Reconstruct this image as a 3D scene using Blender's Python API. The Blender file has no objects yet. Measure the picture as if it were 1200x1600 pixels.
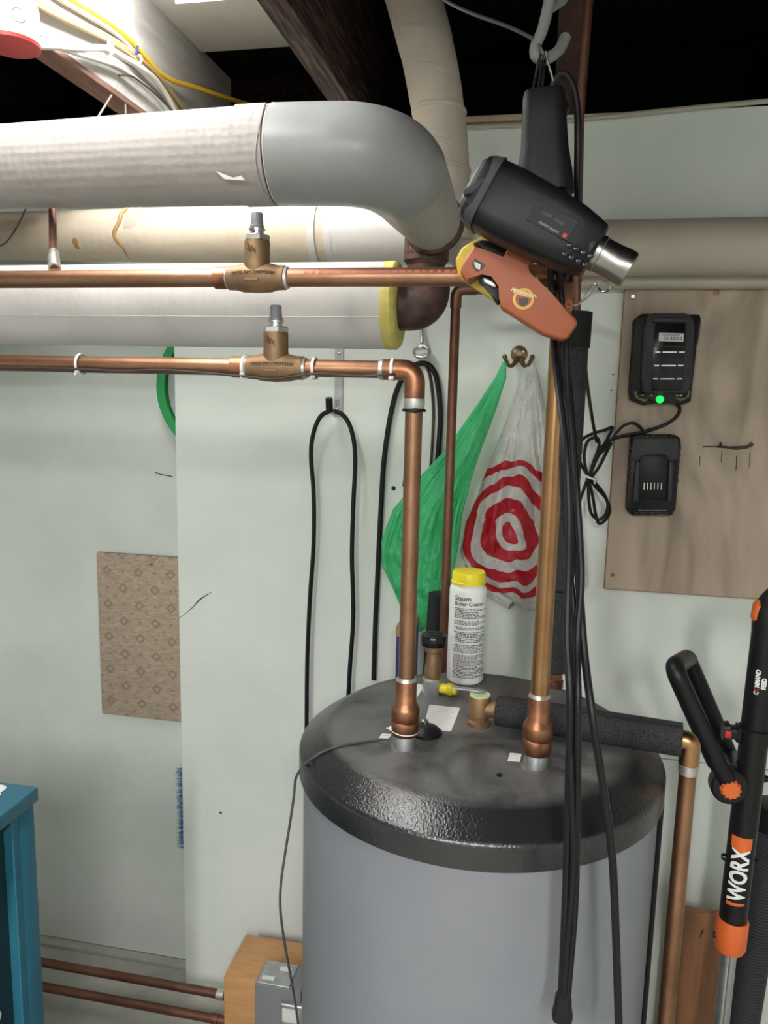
import bpy, bmesh, math, random
from mathutils import Vector, Matrix
random.seed(7)
scene = bpy.context.scene
col = scene.collection

# ------------------------------------------------------------------ camera
CAM = Vector((0.0, 0.0, 1.75)); FPX = 1200.0
_y, _p, _r = math.radians(11.0), math.radians(8.8), math.radians(1.3)
_f = Vector((-math.sin(_y), math.cos(_y), 0)); _rt = Vector((math.cos(_y), math.sin(_y), 0)); _u = Vector((0, 0, 1))
FW = _f*math.cos(_p) - _u*math.sin(_p); _u2 = _u*math.cos(_p) + _f*math.sin(_p)
RT = _rt*math.cos(_r) + _u2*math.sin(_r); UP = _u2*math.cos(_r) - _rt*math.sin(_r)
cd = bpy.data.cameras.new('camera'); cam = bpy.data.objects.new('camera', cd); col.objects.link(cam)
cam.matrix_world = Matrix(((RT.x, UP.x, -FW.x, CAM.x), (RT.y, UP.y, -FW.y, CAM.y), (RT.z, UP.z, -FW.z, CAM.z), (0, 0, 0, 1)))
cd.sensor_fit = 'VERTICAL'; cd.sensor_height = 36; cd.lens = FPX/1600*36; cd.clip_start = 0.02
scene.camera = cam

# ------------------------------------------------------------------ world, light, exposure
w = bpy.data.worlds.new('basement_ambient'); scene.world = w; w.use_nodes = True
w.node_tree.nodes['Background'].inputs[0].default_value = (1.0, 0.985, 0.93, 1)
w.node_tree.nodes['Background'].inputs[1].default_value = 0.10
LAMP_BAY = 34.0        # emission strength of the diffuser in the joist bay
LAMP_ROOM = 118.0       # second fixture behind the viewpoint, and the added fill light beside it
scene.view_settings.view_transform = 'Standard'; scene.view_settings.look = 'None'
scene.view_settings.gamma = 1.0; scene.view_settings.use_curve_mapping = False
scene.view_settings.exposure = 0.60

# ------------------------------------------------------------------ helpers
def _ray(px, py): return RT*((px-600)/FPX) - UP*((py-800)/FPX) + FW
def atY(px, py, Y): d = _ray(px, py); return CAM + d*((Y-CAM.y)/d.y)
def atX(px, py, X): d = _ray(px, py); return CAM + d*((X-CAM.x)/d.x)
def atZ(px, py, Z): d = _ray(px, py); return CAM + d*((Z-CAM.z)/d.z)
V = Vector
BASE = {}
def thing(name, loc, label, cat, group=None):
    o = bpy.data.objects.new(name, None); col.objects.link(o); o.location = loc; o.empty_display_size = .05
    BASE[o.name] = V(loc); o['label'] = label; o['category'] = cat
    if group: o['group'] = group
    return o
def mk(name, bm, mat, parent=None, smooth=True, label=None, cat=None, group=None, kind=None, angle=35):
    bmesh.ops.recalc_face_normals(bm, faces=bm.faces)
    me = bpy.data.meshes.new(name); bm.to_mesh(me); bm.free()
    return mkm(name, me, mat, parent, smooth, label, cat, group, kind, angle)
def mkm(name, me, mat, parent=None, smooth=True, label=None, cat=None, group=None, kind=None, angle=35):
    o = bpy.data.objects.new(name, me); col.objects.link(o)
    if parent is not None: base = BASE[parent.name]; o.parent = parent; o.location = (0, 0, 0)
    else:
        xs = [v.co for v in me.vertices]
        lo = V((min(c.x for c in xs), min(c.y for c in xs), min(c.z for c in xs))); hi = V((max(c.x for c in xs), max(c.y for c in xs), max(c.z for c in xs)))
        base = V(((lo.x+hi.x)/2, (lo.y+hi.y)/2, lo.z)); o.location = base
    BASE[o.name] = base.copy()
    me.transform(Matrix.Translation(-base))
    me.materials.append(mat)
    if smooth:
        me.polygons.foreach_set('use_smooth', [True]*len(me.polygons))
        try: me.set_sharp_from_angle(angle=math.radians(angle))
        except Exception: pass
    if label: o['label'] = label
    if cat: o['category'] = cat
    if group: o['group'] = group
    if kind: o['kind'] = kind
    return o
def add_box(bm, lo, hi, bev=0.0, seg=2, rot=None, piv=None):
    lo, hi = V(lo), V(hi); c = (lo+hi)/2; s = hi-lo
    g = bmesh.ops.create_cube(bm, size=1.0); vs = g['verts']
    bmesh.ops.scale(bm, vec=s, verts=vs)
    if bev > 0:
        es = list({e for v in vs for e in v.link_edges})
        r = bmesh.ops.bevel(bm, geom=es, offset=bev, segments=seg, profile=.5, affect='EDGES')
        vs = list({v for f in r['faces'] for v in f.verts} | {v for v in vs if v.is_valid})
    if rot is not None: bmesh.ops.transform(bm, matrix=rot.to_4x4(), verts=vs)
    bmesh.ops.translate(bm, vec=c, verts=vs)
    return vs
def box(lo, hi, bev=0.0, seg=2, rot=None):
    bm = bmesh.new(); add_box(bm, lo, hi, bev, seg, rot); return bm
def add_loft(bm, rings, cap=True, closed=True):
    R = [[bm.verts.new(p) for p in r] for r in rings]
    n = len(R[0])
    for a, b in zip(R, R[1:]):
        for i in range(n if closed else n-1):
            j = (i+1) % n
            try: bm.faces.new((a[i], a[j], b[j], b[i]))
            except ValueError: pass
    if cap and closed:
        for r in (R[0], R[-1]):
            try: bm.faces.new(r)
            except ValueError: pass
def smooth_path(pts, n=8):
    pts = [V(p) for p in pts]
    if len(pts) < 3: return pts
    out = []; P = [pts[0]*2-pts[1]] + pts + [pts[-1]*2-pts[-2]]
    for i in range(1, len(P)-2):
        p0, p1, p2, p3 = P[i-1:i+3]
        for k in range(n):
            t = k/n
            out.append(.5*((2*p1)+(p2-p0)*t+(2*p0-5*p1+4*p2-p3)*t*t+(3*p1-p0-3*p2+p3)*t**3))
    out.append(pts[-1]); return out
def fillet(pts, r, n=8):
    pts = [V(p) for p in pts]; out = [pts[0]]
    for a, b, c in zip(pts, pts[1:], pts[2:]):
        d1 = (a-b).normalized(); d2 = (c-b).normalized()
        ang = d1.angle(d2); t = min(r/math.tan(ang/2), (a-b).length*.49, (c-b).length*.49)
        s, e = b+d1*t, b+d2*t
        for k in range(n+1):
            u = k/n; out.append(s*(1-u)**2 + b*2*u*(1-u) + e*u*u)
    out.append(pts[-1]); return out
def add_tube(bm, pts, r, seg=12, cap=True, flat=1.0):
    pts = [V(p) for p in pts]
    q = [pts[0]]
    for p in pts[1:]:
        if (p-q[-1]).length > 1e-6: q.append(p)
    pts = q; n = len(pts); rs = r if isinstance(r, (list, tuple)) else [r]*n
    if len(rs) != n: rs = [rs[min(len(rs)-1, int(i*len(rs)/n))] for i in range(n)]
    t0 = (pts[1]-pts[0]).normalized()
    nrm = t0.cross(V((0, 0, 1)) if abs(t0.z) < .9 else V((0, 1, 0))).normalized()
    rings = []; pt = t0
    for i in range(n):
        t = (pts[min(i+1, n-1)]-pts[max(i-1, 0)]).normalized()
        ax = pt.cross(t)
        if ax.length > 1e-7: nrm = Matrix.Rotation(pt.angle(t), 3, ax.normalized()) @ nrm
        nrm = (nrm - t*nrm.dot(t)).normalized(); b = t.cross(nrm); pt = t
        rings.append([pts[i] + (nrm*math.cos(a)*flat + b*math.sin(a))*rs[i] for a in (2*math.pi*k/seg for k in range(seg))])
    add_loft(bm, rings, cap)
def tube(pts, r, seg=12, cap=True, flat=1.0):
    bm = bmesh.new(); add_tube(bm, pts, r, seg, cap, flat); return bm
def frame(axis):
    a = V(axis).normalized()
    u = a.cross(V((0, 1, 0)) if abs(a.y) < .9 else V((1, 0, 0))).normalized(); v = a.cross(u); return a, u, v
def add_lathe(bm, prof, o, axis=(0, 0, 1), seg=32, cap=True):
    a, u, v = frame(axis); o = V(o)
    rings = [[o + a*h + (u*math.cos(t)+v*math.sin(t))*max(r, 1e-4) for t in (2*math.pi*k/seg for k in range(seg))] for r, h in prof]
    add_loft(bm, rings, cap)
def lathe(prof, o, axis=(0, 0, 1), seg=32, cap=True):
    bm = bmesh.new(); add_lathe(bm, prof, o, axis, seg, cap); return bm
def add_torus(bm, o, axis, R, r, seg=28, ms=8, sx=1.0):
    a, u, v = frame(axis); o = V(o)
    rr = []
    for k in range(seg):
        t = 2*math.pi*k/seg; d = u*math.cos(t)+v*math.sin(t)
        rr.append([o + d*(R+r*math.cos(s)) + a*(r*math.sin(s)*sx) for s in (2*math.pi*m/ms for m in range(ms))])
    add_loft(bm, rr+[rr[0]], False); bmesh.ops.remove_doubles(bm, verts=bm.verts, dist=1e-6)
def torus(o, axis, R, r, seg=28, ms=8, sx=1.0):
    bm = bmesh.new(); add_torus(bm, o, axis, R, r, seg, ms, sx); return bm
def add_poly(bm, pts, thick, bev=0.0, seg=2, dirv=(0, 1, 0)):
    """an outline of world points given real thickness along dirv"""
    d = V(dirv)*thick
    a = [bm.verts.new(p) for p in pts]; b = [bm.verts.new(V(p)+d) for p in pts]
    fs = [bm.faces.new(a), bm.faces.new(b[::-1])]
    for i in range(len(a)):
        j = (i+1) % len(a); fs.append(bm.faces.new((a[i], b[i], b[j], a[j])))
    if bev > 0:
        es = list({e for f in fs for e in f.edges})
        bmesh.ops.bevel(bm, geom=es, offset=bev, segments=seg, profile=.5, affect='EDGES', clamp_overlap=True)
def poly(pts, thick, bev=0.0, seg=2, dirv=(0, 1, 0)):
    bm = bmesh.new(); add_poly(bm, pts, thick, bev, seg, dirv); return bm
def pxpoly(pp, Y, thick, bev=0.0, seg=2): return poly([atY(x, y, Y) for x, y in pp], thick, bev, seg)
def superring(c, u, v, a, b, e=4.0, n=28):
    out = []
    for k in range(n):
        t = 2*math.pi*k/n; cx, sx = math.cos(t), math.sin(t)
        out.append(c + u*(a*math.copysign(abs(cx)**(2/e), cx)) + v*(b*math.copysign(abs(sx)**(2/e), sx)))
    return out
def text(name, s, size, o, xd, yd, mat, parent, bold=0.0, depth=.0004, align='LEFT', wrap=None, sx=1.0):
    cu = bpy.data.curves.new('lettering', 'FONT'); cu.body = s; cu.size = size; cu.extrude = depth; cu.offset = bold; cu.align_x = align; cu.resolution_u = 3
    t = bpy.data.objects.new('lettering', cu); col.objects.link(t)
    bpy.context.view_layer.update()
    me = bpy.data.meshes.new_from_object(t.evaluated_get(bpy.context.evaluated_depsgraph_get()))
    bpy.data.objects.remove(t); bpy.data.curves.remove(cu)
    if wrap:
        tb = bmesh.new(); tb.from_mesh(me); bmesh.ops.triangulate(tb, faces=tb.faces)
        for _ in range(3):
            es = [e for e in tb.edges if e.calc_length() > size*.16]
            if not es: break
            bmesh.ops.subdivide_edges(tb, edges=es, cuts=1); bmesh.ops.triangulate(tb, faces=tb.faces)
        tb.to_mesh(me); tb.free()
    xd, yd = V(xd).normalized(), V(yd).normalized(); zd = xd.cross(yd)
    for v in me.vertices:
        c = v.co.copy(); c.x *= sx
        v.co = wrap(c) if wrap else V(o) + xd*c.x + yd*c.y + zd*c.z
    return mkm(name, me, mat, parent, smooth=False)

# ------------------------------------------------------------------ materials
def nodes(m): m.use_nodes = True; return m.node_tree.nodes, m.node_tree.links, m.node_tree.nodes['Principled BSDF']
def mat(name, c, rough=.5, metal=0.0, c2=None, scale=8.0, det=4.0, lo=.4, hi=.65, bump=0.0, bscale=None, stretch=None, coat=0.0, spec=.5, rough2=None, trans=0.0, emit=None, es=0.0):
    m = bpy.data.materials.new(name); N, L, B = nodes(m)
    B.inputs['Base Color'].default_value = (*c, 1); B.inputs['Roughness'].default_value = rough; B.inputs['Metallic'].default_value = metal
    B.inputs['Coat Weight'].default_value = coat; B.inputs['Specular IOR Level'].default_value = spec
    if emit: B.inputs['Emission Color'].default_value = (*emit, 1); B.inputs['Emission Strength'].default_value = es
    tc = N.new('ShaderNodeTexCoord'); src = tc.outputs['Object']
    if stretch:
        mp = N.new('ShaderNodeMapping'); mp.inputs['Scale'].default_value = stretch; L.new(src, mp.inputs[0]); src = mp.outputs[0]
    if c2:
        n = N.new('ShaderNodeTexNoise'); n.inputs['Scale'].default_value = scale; n.inputs['Detail'].default_value = det; n.inputs['Roughness'].default_value = .6
        L.new(src, n.inputs['Vector'])
        r = N.new('ShaderNodeValToRGB'); r.color_ramp.elements[0].position = lo; r.color_ramp.elements[1].position = hi
        r.color_ramp.elements[0].color = (*c, 1); r.color_ramp.elements[1].color = (*c2, 1)
        L.new(n.outputs['Fac'], r.inputs[0]); L.new(r.outputs[0], B.inputs['Base Color'])
        if rough2 is not None:
            mr = N.new('ShaderNodeMapRange'); mr.inputs['From Min'].default_value = lo; mr.inputs['From Max'].default_value = hi
            mr.inputs['To Min'].default_value = rough; mr.inputs['To Max'].default_value = rough2
            L.new(n.outputs['Fac'], mr.inputs[0]); L.new(mr.outputs[0], B.inputs['Roughness'])
    if bump:
        n2 = N.new('ShaderNodeTexNoise'); n2.inputs['Scale'].default_value = bscale or scale*6; n2.inputs['Detail'].default_value = 3
        L.new(src, n2.inputs['Vector'])
        b = N.new('ShaderNodeBump'); b.inputs['Strength'].default_value = bump; b.inputs['Distance'].default_value = .002
        L.new(n2.outputs['Fac'], b.inputs['Height']); L.new(b.outputs[0], B.inputs['Normal'])
    return m
M = {}
M['wall'] = mat('painted_wall', (.61, .655, .605), .62, c2=(.69, .72, .675), scale=2.2, det=7, lo=.36, hi=.60, bump=.12, bscale=60)
M['wall2'] = mat('painted_wall_darkened', (.54, .578, .54), .62, c2=(.62, .648, .61), scale=2.5, det=8, lo=.36, hi=.60, bump=.15, bscale=50)  # wall paint darkened, the shade of the recess put into its colour
M['floor'] = mat('concrete', (.30, .30, .265), .8, c2=(.40, .40, .35), scale=5, bump=.3, bscale=40)
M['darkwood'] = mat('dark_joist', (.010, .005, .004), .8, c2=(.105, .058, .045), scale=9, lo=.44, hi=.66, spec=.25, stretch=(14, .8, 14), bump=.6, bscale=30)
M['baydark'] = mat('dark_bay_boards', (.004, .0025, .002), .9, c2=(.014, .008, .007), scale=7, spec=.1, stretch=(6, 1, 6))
M['redwood'] = mat('stained_joist', (.040, .012, .013), .8, c2=(.075, .036, .022), spec=.25, scale=7, stretch=(5, .8, 5), bump=.5, bscale=30)
M['whitewood'] = mat('whitewashed_joist', (.52, .51, .485), .7, c2=(.40, .39, .37), scale=6, stretch=(4, .7, 4), bump=.4, bscale=25)
M['brownwood'] = mat('bare_joist', (.13, .065, .045), .8, c2=(.20, .11, .08), scale=9, stretch=(6, .7, 6), bump=.5)
M['panelwhite'] = mat('white_ceiling_board', (.62, .61, .57), .6, c2=(.55, .54, .5), scale=5)
M['sill'] = mat('sill_wood', (.30, .22, .15), .8, c2=(.42, .33, .24), scale=6, stretch=(1, 5, 5))
M['concretetop'] = mat('sill_concrete', (.10, .09, .08), .9, c2=(.16, .14, .12), scale=8)
M['copper'] = mat('copper', (.38, .205, .125), .38, 1.0, c2=(.205, .105, .062), scale=9, det=6, lo=.35, hi=.72, rough2=.5, bump=.04, bscale=80)
M['copperbright'] = mat('bright_copper', (.42, .235, .115), .32, 1.0, c2=(.26, .13, .06), scale=12, det=6, lo=.4, hi=.75, rough2=.45)
M['copperdull'] = mat('tarnished_copper', (.15, .070, .048), .5, .85, c2=(.22, .105, .07), scale=10, det=5)
M['fitting'] = mat('copper_fitting', (.34, .155, .085), .42, .95, c2=(.19, .085, .05), scale=25, lo=.4, hi=.6)
M['bronze'] = mat('cast_bronze', (.27, .165, .085), .55, .7, c2=(.20, .125, .07), scale=30, bump=.15, bscale=200)
M['bronzeletter'] = mat('cast_bronze_lettering', (.07, .038, .02), .6, .3)
M['solder'] = mat('solder', (.62, .60, .56), .42, .9, c2=(.45, .42, .38), scale=40)
M['chrome'] = mat('zinc_nut', (.62, .62, .60), .25, 1.0)
M['greycap'] = mat('grey_cap', (.16, .165, .175), .5)
M['iron'] = mat('rusty_iron', (.055, .032, .028), .55, .5, c2=(.11, .06, .05), scale=30, bump=.2, bscale=90)
M['ironrust'] = mat('rusty_iron_thread', (.12, .06, .04), .6, .5, c2=(.07, .04, .03), scale=60, bump=.3, bscale=120)
M['fiberglass'] = mat('yellow_fiberglass', (.62, .52, .14), .9, c2=(.50, .42, .13), scale=40, bump=.8, bscale=90)
def cloth(name, c, c2, bump=.35, sc=(220, 220, 220), grid=False):
    m = mat(name, c, .75, c2=c2, scale=5, det=5, lo=.3, hi=.75); N, L, B = nodes(m)
    tc = N.new('ShaderNodeTexCoord'); w1 = N.new('ShaderNodeTexWave'); w1.inputs['Scale'].default_value = 22 if grid else 14
    w1.bands_direction = 'X'; L.new(tc.outputs['Object'], w1.inputs[0])
    n = N.new('ShaderNodeTexNoise'); n.inputs['Scale'].default_value = 35; n.inputs['Detail'].default_value = 5; L.new(tc.outputs['Object'], n.inputs[0])
    a = N.new('ShaderNodeMath'); a.operation = 'MULTIPLY_ADD'; a.inputs[1].default_value = .12 if grid else .1
    L.new(w1.outputs['Fac'], a.inputs[0]); L.new(n.outputs['Fac'], a.inputs[2])
    src = a
    if grid:
        w2 = N.new('ShaderNodeTexWave'); w2.bands_direction = 'Z'; w2.inputs['Scale'].default_value = 26; L.new(tc.outputs['Object'], w2.inputs[0])
        a2 = N.new('ShaderNodeMath'); a2.operation = 'MULTIPLY_ADD'; a2.inputs[1].default_value = .12; L.new(w2.outputs['Fac'], a2.inputs[0]); L.new(a.outputs[0], a2.inputs[2]); src = a2
    b = N.new('ShaderNodeBump'); b.inputs['Strength'].default_value = bump; b.inputs['Distance'].default_value = .004
    L.new(src.outputs[0], b.inputs['Height']); L.new(b.outputs[0], B.inputs['Normal'])
    return m
M['greycloth'] = cloth('grey_canvas_jacket', (.335, .305, .285), (.40, .37, .35), .7, grid=True)
M['whitecloth'] = cloth('white_canvas_jacket', (.62, .59, .57), (.53, .50, .48), .4)
M['oldcloth'] = cloth('yellowed_canvas_jacket', (.66, .58, .46), (.56, .47, .35), .4)
M['wrapcloth'] = cloth('wrapped_plaster_cloth', (.52, .46, .38), (.42, .37, .30), .6)
M['drabpipe'] = mat('painted_drab_pipe', (.40, .36, .29), .6, c2=(.46, .42, .34), scale=4)
M['pvc'] = mat('grey_pvc_cover', (.30, .305, .30), .33, c2=(.27, .275, .27), scale=6, spec=.45)
M['pvcold'] = mat('aged_pvc_cover', (.37, .35, .31), .5, c2=(.27, .22, .17), scale=9, lo=.5, hi=.8)
M['pvcwhite'] = mat('white_pvc_cover', (.62, .60, .58), .3)
M['tape'] = mat('jacket_tape', (.55, .51, .47), .5)
M['tan'] = mat('tan_glue_band', (.40, .22, .08), .7, c2=(.55, .36, .15), scale=30)
M['tank'] = mat('grey_tank_jacket', (.165, .172, .195), .42, c2=(.185, .19, .21), scale=3, bump=.06, bscale=300)
def lid_mat():
    m = mat('dusty_black_plastic', (.012, .012, .013), .38, spec=.7); N, L, B = nodes(m)
    tc = N.new('ShaderNodeTexCoord')
    n = N.new('ShaderNodeTexNoise'); n.inputs['Scale'].default_value = 9; n.inputs['Detail'].default_value = 8; n.inputs['Roughness'].default_value = .62; n.inputs['Distortion'].default_value = .6
    L.new(tc.outputs['Object'], n.inputs[0])
    mr = N.new('ShaderNodeMapRange'); mr.inputs['From Min'].default_value = .30; mr.inputs['From Max'].default_value = .62; L.new(n.outputs['Fac'], mr.inputs[0])
    sx = N.new('ShaderNodeSeparateXYZ'); L.new(tc.outputs['Object'], sx.inputs[0])
    ln = N.new('ShaderNodeVectorMath'); ln.operation = 'LENGTH'
    cx = N.new('ShaderNodeCombineXYZ'); L.new(sx.outputs[0], cx.inputs[0]); L.new(sx.outputs[1], cx.inputs[1]); L.new(cx.outputs[0], ln.inputs[0])
    rr = N.new('ShaderNodeMapRange'); rr.inputs['From Min'].default_value = .245; rr.inputs['From Max'].default_value = .225; L.new(ln.outputs['Value'], rr.inputs[0])   # dust settles on the flat top
    mu = N.new('ShaderNodeMath'); mu.operation = 'MULTIPLY'; L.new(mr.outputs[0], mu.inputs[0]); L.new(rr.outputs[0], mu.inputs[1])
    mx = N.new('ShaderNodeMix'); mx.data_type = 'RGBA'; mx.inputs[6].default_value = (.013, .0135, .0145, 1); mx.inputs[7].default_value = (.120, .118, .112, 1)
    L.new(mu.outputs[0], mx.inputs[0]); L.new(mx.outputs[2], B.inputs['Base Color'])
    r2 = N.new('ShaderNodeMapRange'); r2.inputs['To Min'].default_value = .25; r2.inputs['To Max'].default_value = .8; L.new(mu.outputs[0], r2.inputs[0]); L.new(r2.outputs[0], B.inputs['Roughness'])
    v = N.new('ShaderNodeTexNoise'); v.inputs['Scale'].default_value = 330; L.new(tc.outputs['Object'], v.inputs[0])
    b = N.new('ShaderNodeBump'); b.inputs['Strength'].default_value = .6; b.inputs['Distance'].default_value = .0012; L.new(v.outputs['Fac'], b.inputs['Height']); L.new(b.outputs[0], B.inputs['Normal'])
    return m
M['lid'] = lid_mat()
M['dust'] = mat('brown_dust', (.15, .12, .095), .9, c2=(.09, .08, .07), scale=120)
M['foam'] = mat('black_pipe_foam', (.012, .012, .013), .85, c2=(.045, .045, .048), scale=420, det=2, lo=.35, hi=.75, bump=.6, bscale=420, spec=.25)
M['foamsmooth'] = mat('black_foam_skin', (.010, .010, .011), .7, spec=.2)
M['rubber'] = mat('black_cord_rubber', (.007, .007, .008), .45, spec=.25)
M['wire'] = mat('brown_wire', (.035, .02, .018), .5)
M['beigewire'] = mat('dusty_wire', (.20, .16, .14), .6)
M['greywire'] = mat('grey_sensor_wire', (.05, .05, .05), .4)
M['zip'] = mat('white_nylon', (.66, .65, .60), .4)
M['blackplastic'] = mat('black_plastic', (.007, .007, .008), .42, spec=.28, bump=.1, bscale=500)
M['glossblack'] = mat('gloss_black_plastic', (.006, .006, .007), .25, spec=.3)
M['greyplastic'] = mat('dark_grey_plastic', (.034, .034, .037), .5, spec=.3)
M['steel'] = mat('brushed_steel', (.42, .41, .39), .32, 1.0, c2=(.30, .29, .27), scale=30)
M['vinyl'] = mat('grey_vinyl', (.17, .17, .165), .5)
M['galv'] = mat('galvanised_steel', (.50, .51, .52), .38, .9, c2=(.38, .39, .40), scale=30)
M['orange'] = mat('burnt_orange_plastic', (.30, .066, .017), .5, bump=.08, bscale=400)
M['orangebright'] = mat('bright_orange_plastic', (.60, .115, .02), .42)
M['yellow'] = mat('yellow_plastic', (.50, .36, .03), .5)
M['yellowcap'] = mat('bright_yellow_cap', (.80, .66, .02), .35)
M['gold'] = mat('gold_badge', (.62, .36, .06), .4)
M['cream'] = mat('cream_print', (.75, .70, .52), .5)
M['darkprint'] = mat('dark_print', (.03, .025, .02), .5)
M['white'] = mat('white_plastic', (.74, .74, .72), .35)
M['whiteprint'] = mat('white_print', (.72, .72, .70), .5)
M['greyprint'] = mat('grey_print', (.28, .28, .28), .5)
M['dimprint'] = mat('dim_grey_print', (.10, .10, .10), .5)
M['redprint'] = mat('red_print', (.45, .02, .02), .5)
M['pipeprint'] = mat('faded_red_print', (.42, .10, .07), .5)
M['ink'] = mat('black_ink', (.03, .03, .035), .5)
M['paper'] = mat('label_paper', (.62, .62, .59), .5)
def ply():
    m = mat('plywood', (.3, .23, .17), .6); N, L, B = nodes(m)
    tc = N.new('ShaderNodeTexCoord'); mp = N.new('ShaderNodeMapping'); mp.inputs['Scale'].default_value = (4.2, 4.2, 1.3); L.new(tc.outputs['Object'], mp.inputs[0])
    n = N.new('ShaderNodeTexNoise'); n.inputs['Scale'].default_value = 1.3; n.inputs['Detail'].default_value = 3; n.inputs['Distortion'].default_value = 1.2; L.new(mp.outputs[0], n.inputs[0])
    mu = N.new('ShaderNodeMath'); mu.operation = 'MULTIPLY'; mu.inputs[1].default_value = 16; L.new(n.outputs['Fac'], mu.inputs[0])
    si = N.new('ShaderNodeMath'); si.operation = 'SINE'; L.new(mu.outputs[0], si.inputs[0])
    n2 = N.new('ShaderNodeTexNoise'); n2.inputs['Scale'].default_value = 2.2; n2.inputs['Detail'].default_value = 5; L.new(mp.outputs[0], n2.inputs[0])
    ad = N.new('ShaderNodeMath'); ad.operation = 'MULTIPLY_ADD'; ad.inputs[1].default_value = .20; L.new(si.outputs[0], ad.inputs[0]); L.new(n2.outputs['Fac'], ad.inputs[2])
    r = N.new('ShaderNodeValToRGB'); e = r.color_ramp.elements; e[0].position = .25; e[0].color = (.225, .168, .124, 1); e[1].position = .75; e[1].color = (.43, .335, .255, 1)
    L.new(ad.outputs[0], r.inputs[0]); L.new(r.outputs[0], B.inputs['Base Color']); return m
M['ply'] = ply()
M['plyedge'] = mat('plywood_edge', (.36, .20, .09), .7, c2=(.22, .12, .06), scale=12, stretch=(40, 40, 2))
M['led'] = mat('green_led', (.05, .6, .1), .3, emit=(.0, 1.0, .06), es=1.6)
M['lime'] = mat('lime_trim', (.14, .19, .05), .5)
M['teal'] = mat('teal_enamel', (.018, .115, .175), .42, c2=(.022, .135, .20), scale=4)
M['tealshade'] = mat('shaded_teal_panel', (.008, .028, .036), .5)  # teal with the shadow on the cabinet's open side put into its colour
M['pine'] = mat('pine_block', (.50, .27, .11), .65, c2=(.42, .21, .085), scale=6, stretch=(2, 12, 12))
M['redpine'] = mat('reddish_plank', (.27, .12, .055), .6, c2=(.21, .088, .042), scale=5, stretch=(10, 10, 1))
M['bluebox'] = mat('blue_carton', (.015, .02, .16), .5)
M['kraft'] = mat('kraft_board', (.33, .20, .11), .7)
M['blackcloth'] = mat('black_fabric', (.006, .006, .008), .8, bump=.4, bscale=60)
M['bluebristle'] = mat('blue_bristle', (.015, .16, .30), .6)
M['greenplastic'] = mat('green_plastic', (.015, .26, .07), .4)
M['verdigris'] = mat('verdigris_pad', (.36, .47, .26), .6, c2=(.45, .53, .34), scale=40)
M['yellowcable'] = mat('yellow_cable', (.72, .47, .03), .45)
M['beigecable'] = mat('beige_cable', (.40, .28, .14), .5)
M['whitecable'] = mat('white_cable', (.50, .48, .43), .45)
M['redpaint'] = mat('red_paint', (.28, .018, .014), .5)
M['brass'] = mat('aged_brass', (.20, .14, .07), .42, .9)
M['lampwhite'] = mat('lamp_housing', (.75, .75, .73), .45)
M['lens_bay'] = mat('lamp_diffuser_bay', (.9, .9, .9), .4, emit=(1.0, .99, .965), es=LAMP_BAY)
M['lens_room'] = mat('lamp_diffuser_room', (.9, .9, .9), .4, emit=(1.0, .99, .965), es=LAMP_ROOM)
def carpet():
    m = mat('woven_carpet', (.30, .24, .175), .9); N, L, B = nodes(m)
    tc = N.new('ShaderNodeTexCoord'); s = N.new('ShaderNodeSeparateXYZ'); L.new(tc.outputs['Object'], s.inputs[0])
    def mth(op, a, b=None):
        n = N.new('ShaderNodeMath'); n.operation = op
        for i, q in enumerate((a, b)):
            if q is None: continue
            if isinstance(q, (int, float)): n.inputs[i].default_value = q
            else: L.new(q, n.inputs[i])
        return n.outputs[0]
    u = mth('DIVIDE', s.outputs[0], .098); v = mth('DIVIDE', s.outputs[2], .098)
    a = mth('FRACT', mth('ADD', mth('ADD', u, v), 20.2)); b = mth('FRACT', mth('ADD', mth('SUBTRACT', u, v), 20.2))
    da = mth('ABSOLUTE', mth('SUBTRACT', a, .5)); db = mth('ABSOLUTE', mth('SUBTRACT', b, .5))
    d = mth('MAXIMUM', da, db)
    ring = mth('MULTIPLY', mth('LESS_THAN', d, .165), mth('GREATER_THAN', d, .075))
    dot = mth('GREATER_THAN', mth('MINIMUM', da, db), .445)
    dot2 = mth('MULTIPLY', mth('GREATER_THAN', mth('MAXIMUM', da, db), .45), mth('LESS_THAN', mth('MINIMUM', da, db), .05))
    msk = mth('MAXIMUM', mth('MAXIMUM', ring, dot), mth('MULTIPLY', dot2, .7))
    n = N.new('ShaderNodeTexNoise'); n.inputs['Scale'].default_value = 1; n.inputs['Detail'].default_value = 6
    mp = N.new('ShaderNodeMapping'); mp.inputs['Scale'].default_value = (60, 60, 260); L.new(tc.outputs['Object'], mp.inputs[0]); L.new(mp.outputs[0], n.inputs[0])
    r = N.new('ShaderNodeValToRGB'); e = r.color_ramp.elements; e[0].position = .3; e[0].color = (.30, .225, .165, 1); e[1].position = .7; e[1].color = (.45, .36, .275, 1); L.new(n.outputs['Fac'], r.inputs[0])
    mx = N.new('ShaderNodeMix'); mx.data_type = 'RGBA'; L.new(mth('MULTIPLY', msk, mth('ADD', mth('MULTIPLY', n.outputs['Fac'], .7), .15)), mx.inputs[0]); L.new(r.outputs[0], mx.inputs[6]); mx.inputs[7].default_value = (.145, .11, .085, 1)
    L.new(mx.outputs[2], B.inputs['Base Color'])
    bp = N.new('ShaderNodeBump'); bp.inputs['Strength'].default_value = .5; bp.inputs['Distance'].default_value = .002; L.new(n.outputs['Fac'], bp.inputs['Height']); L.new(bp.outputs[0], B.inputs['Normal'])
    return m
M['carpet'] = carpet()
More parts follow.
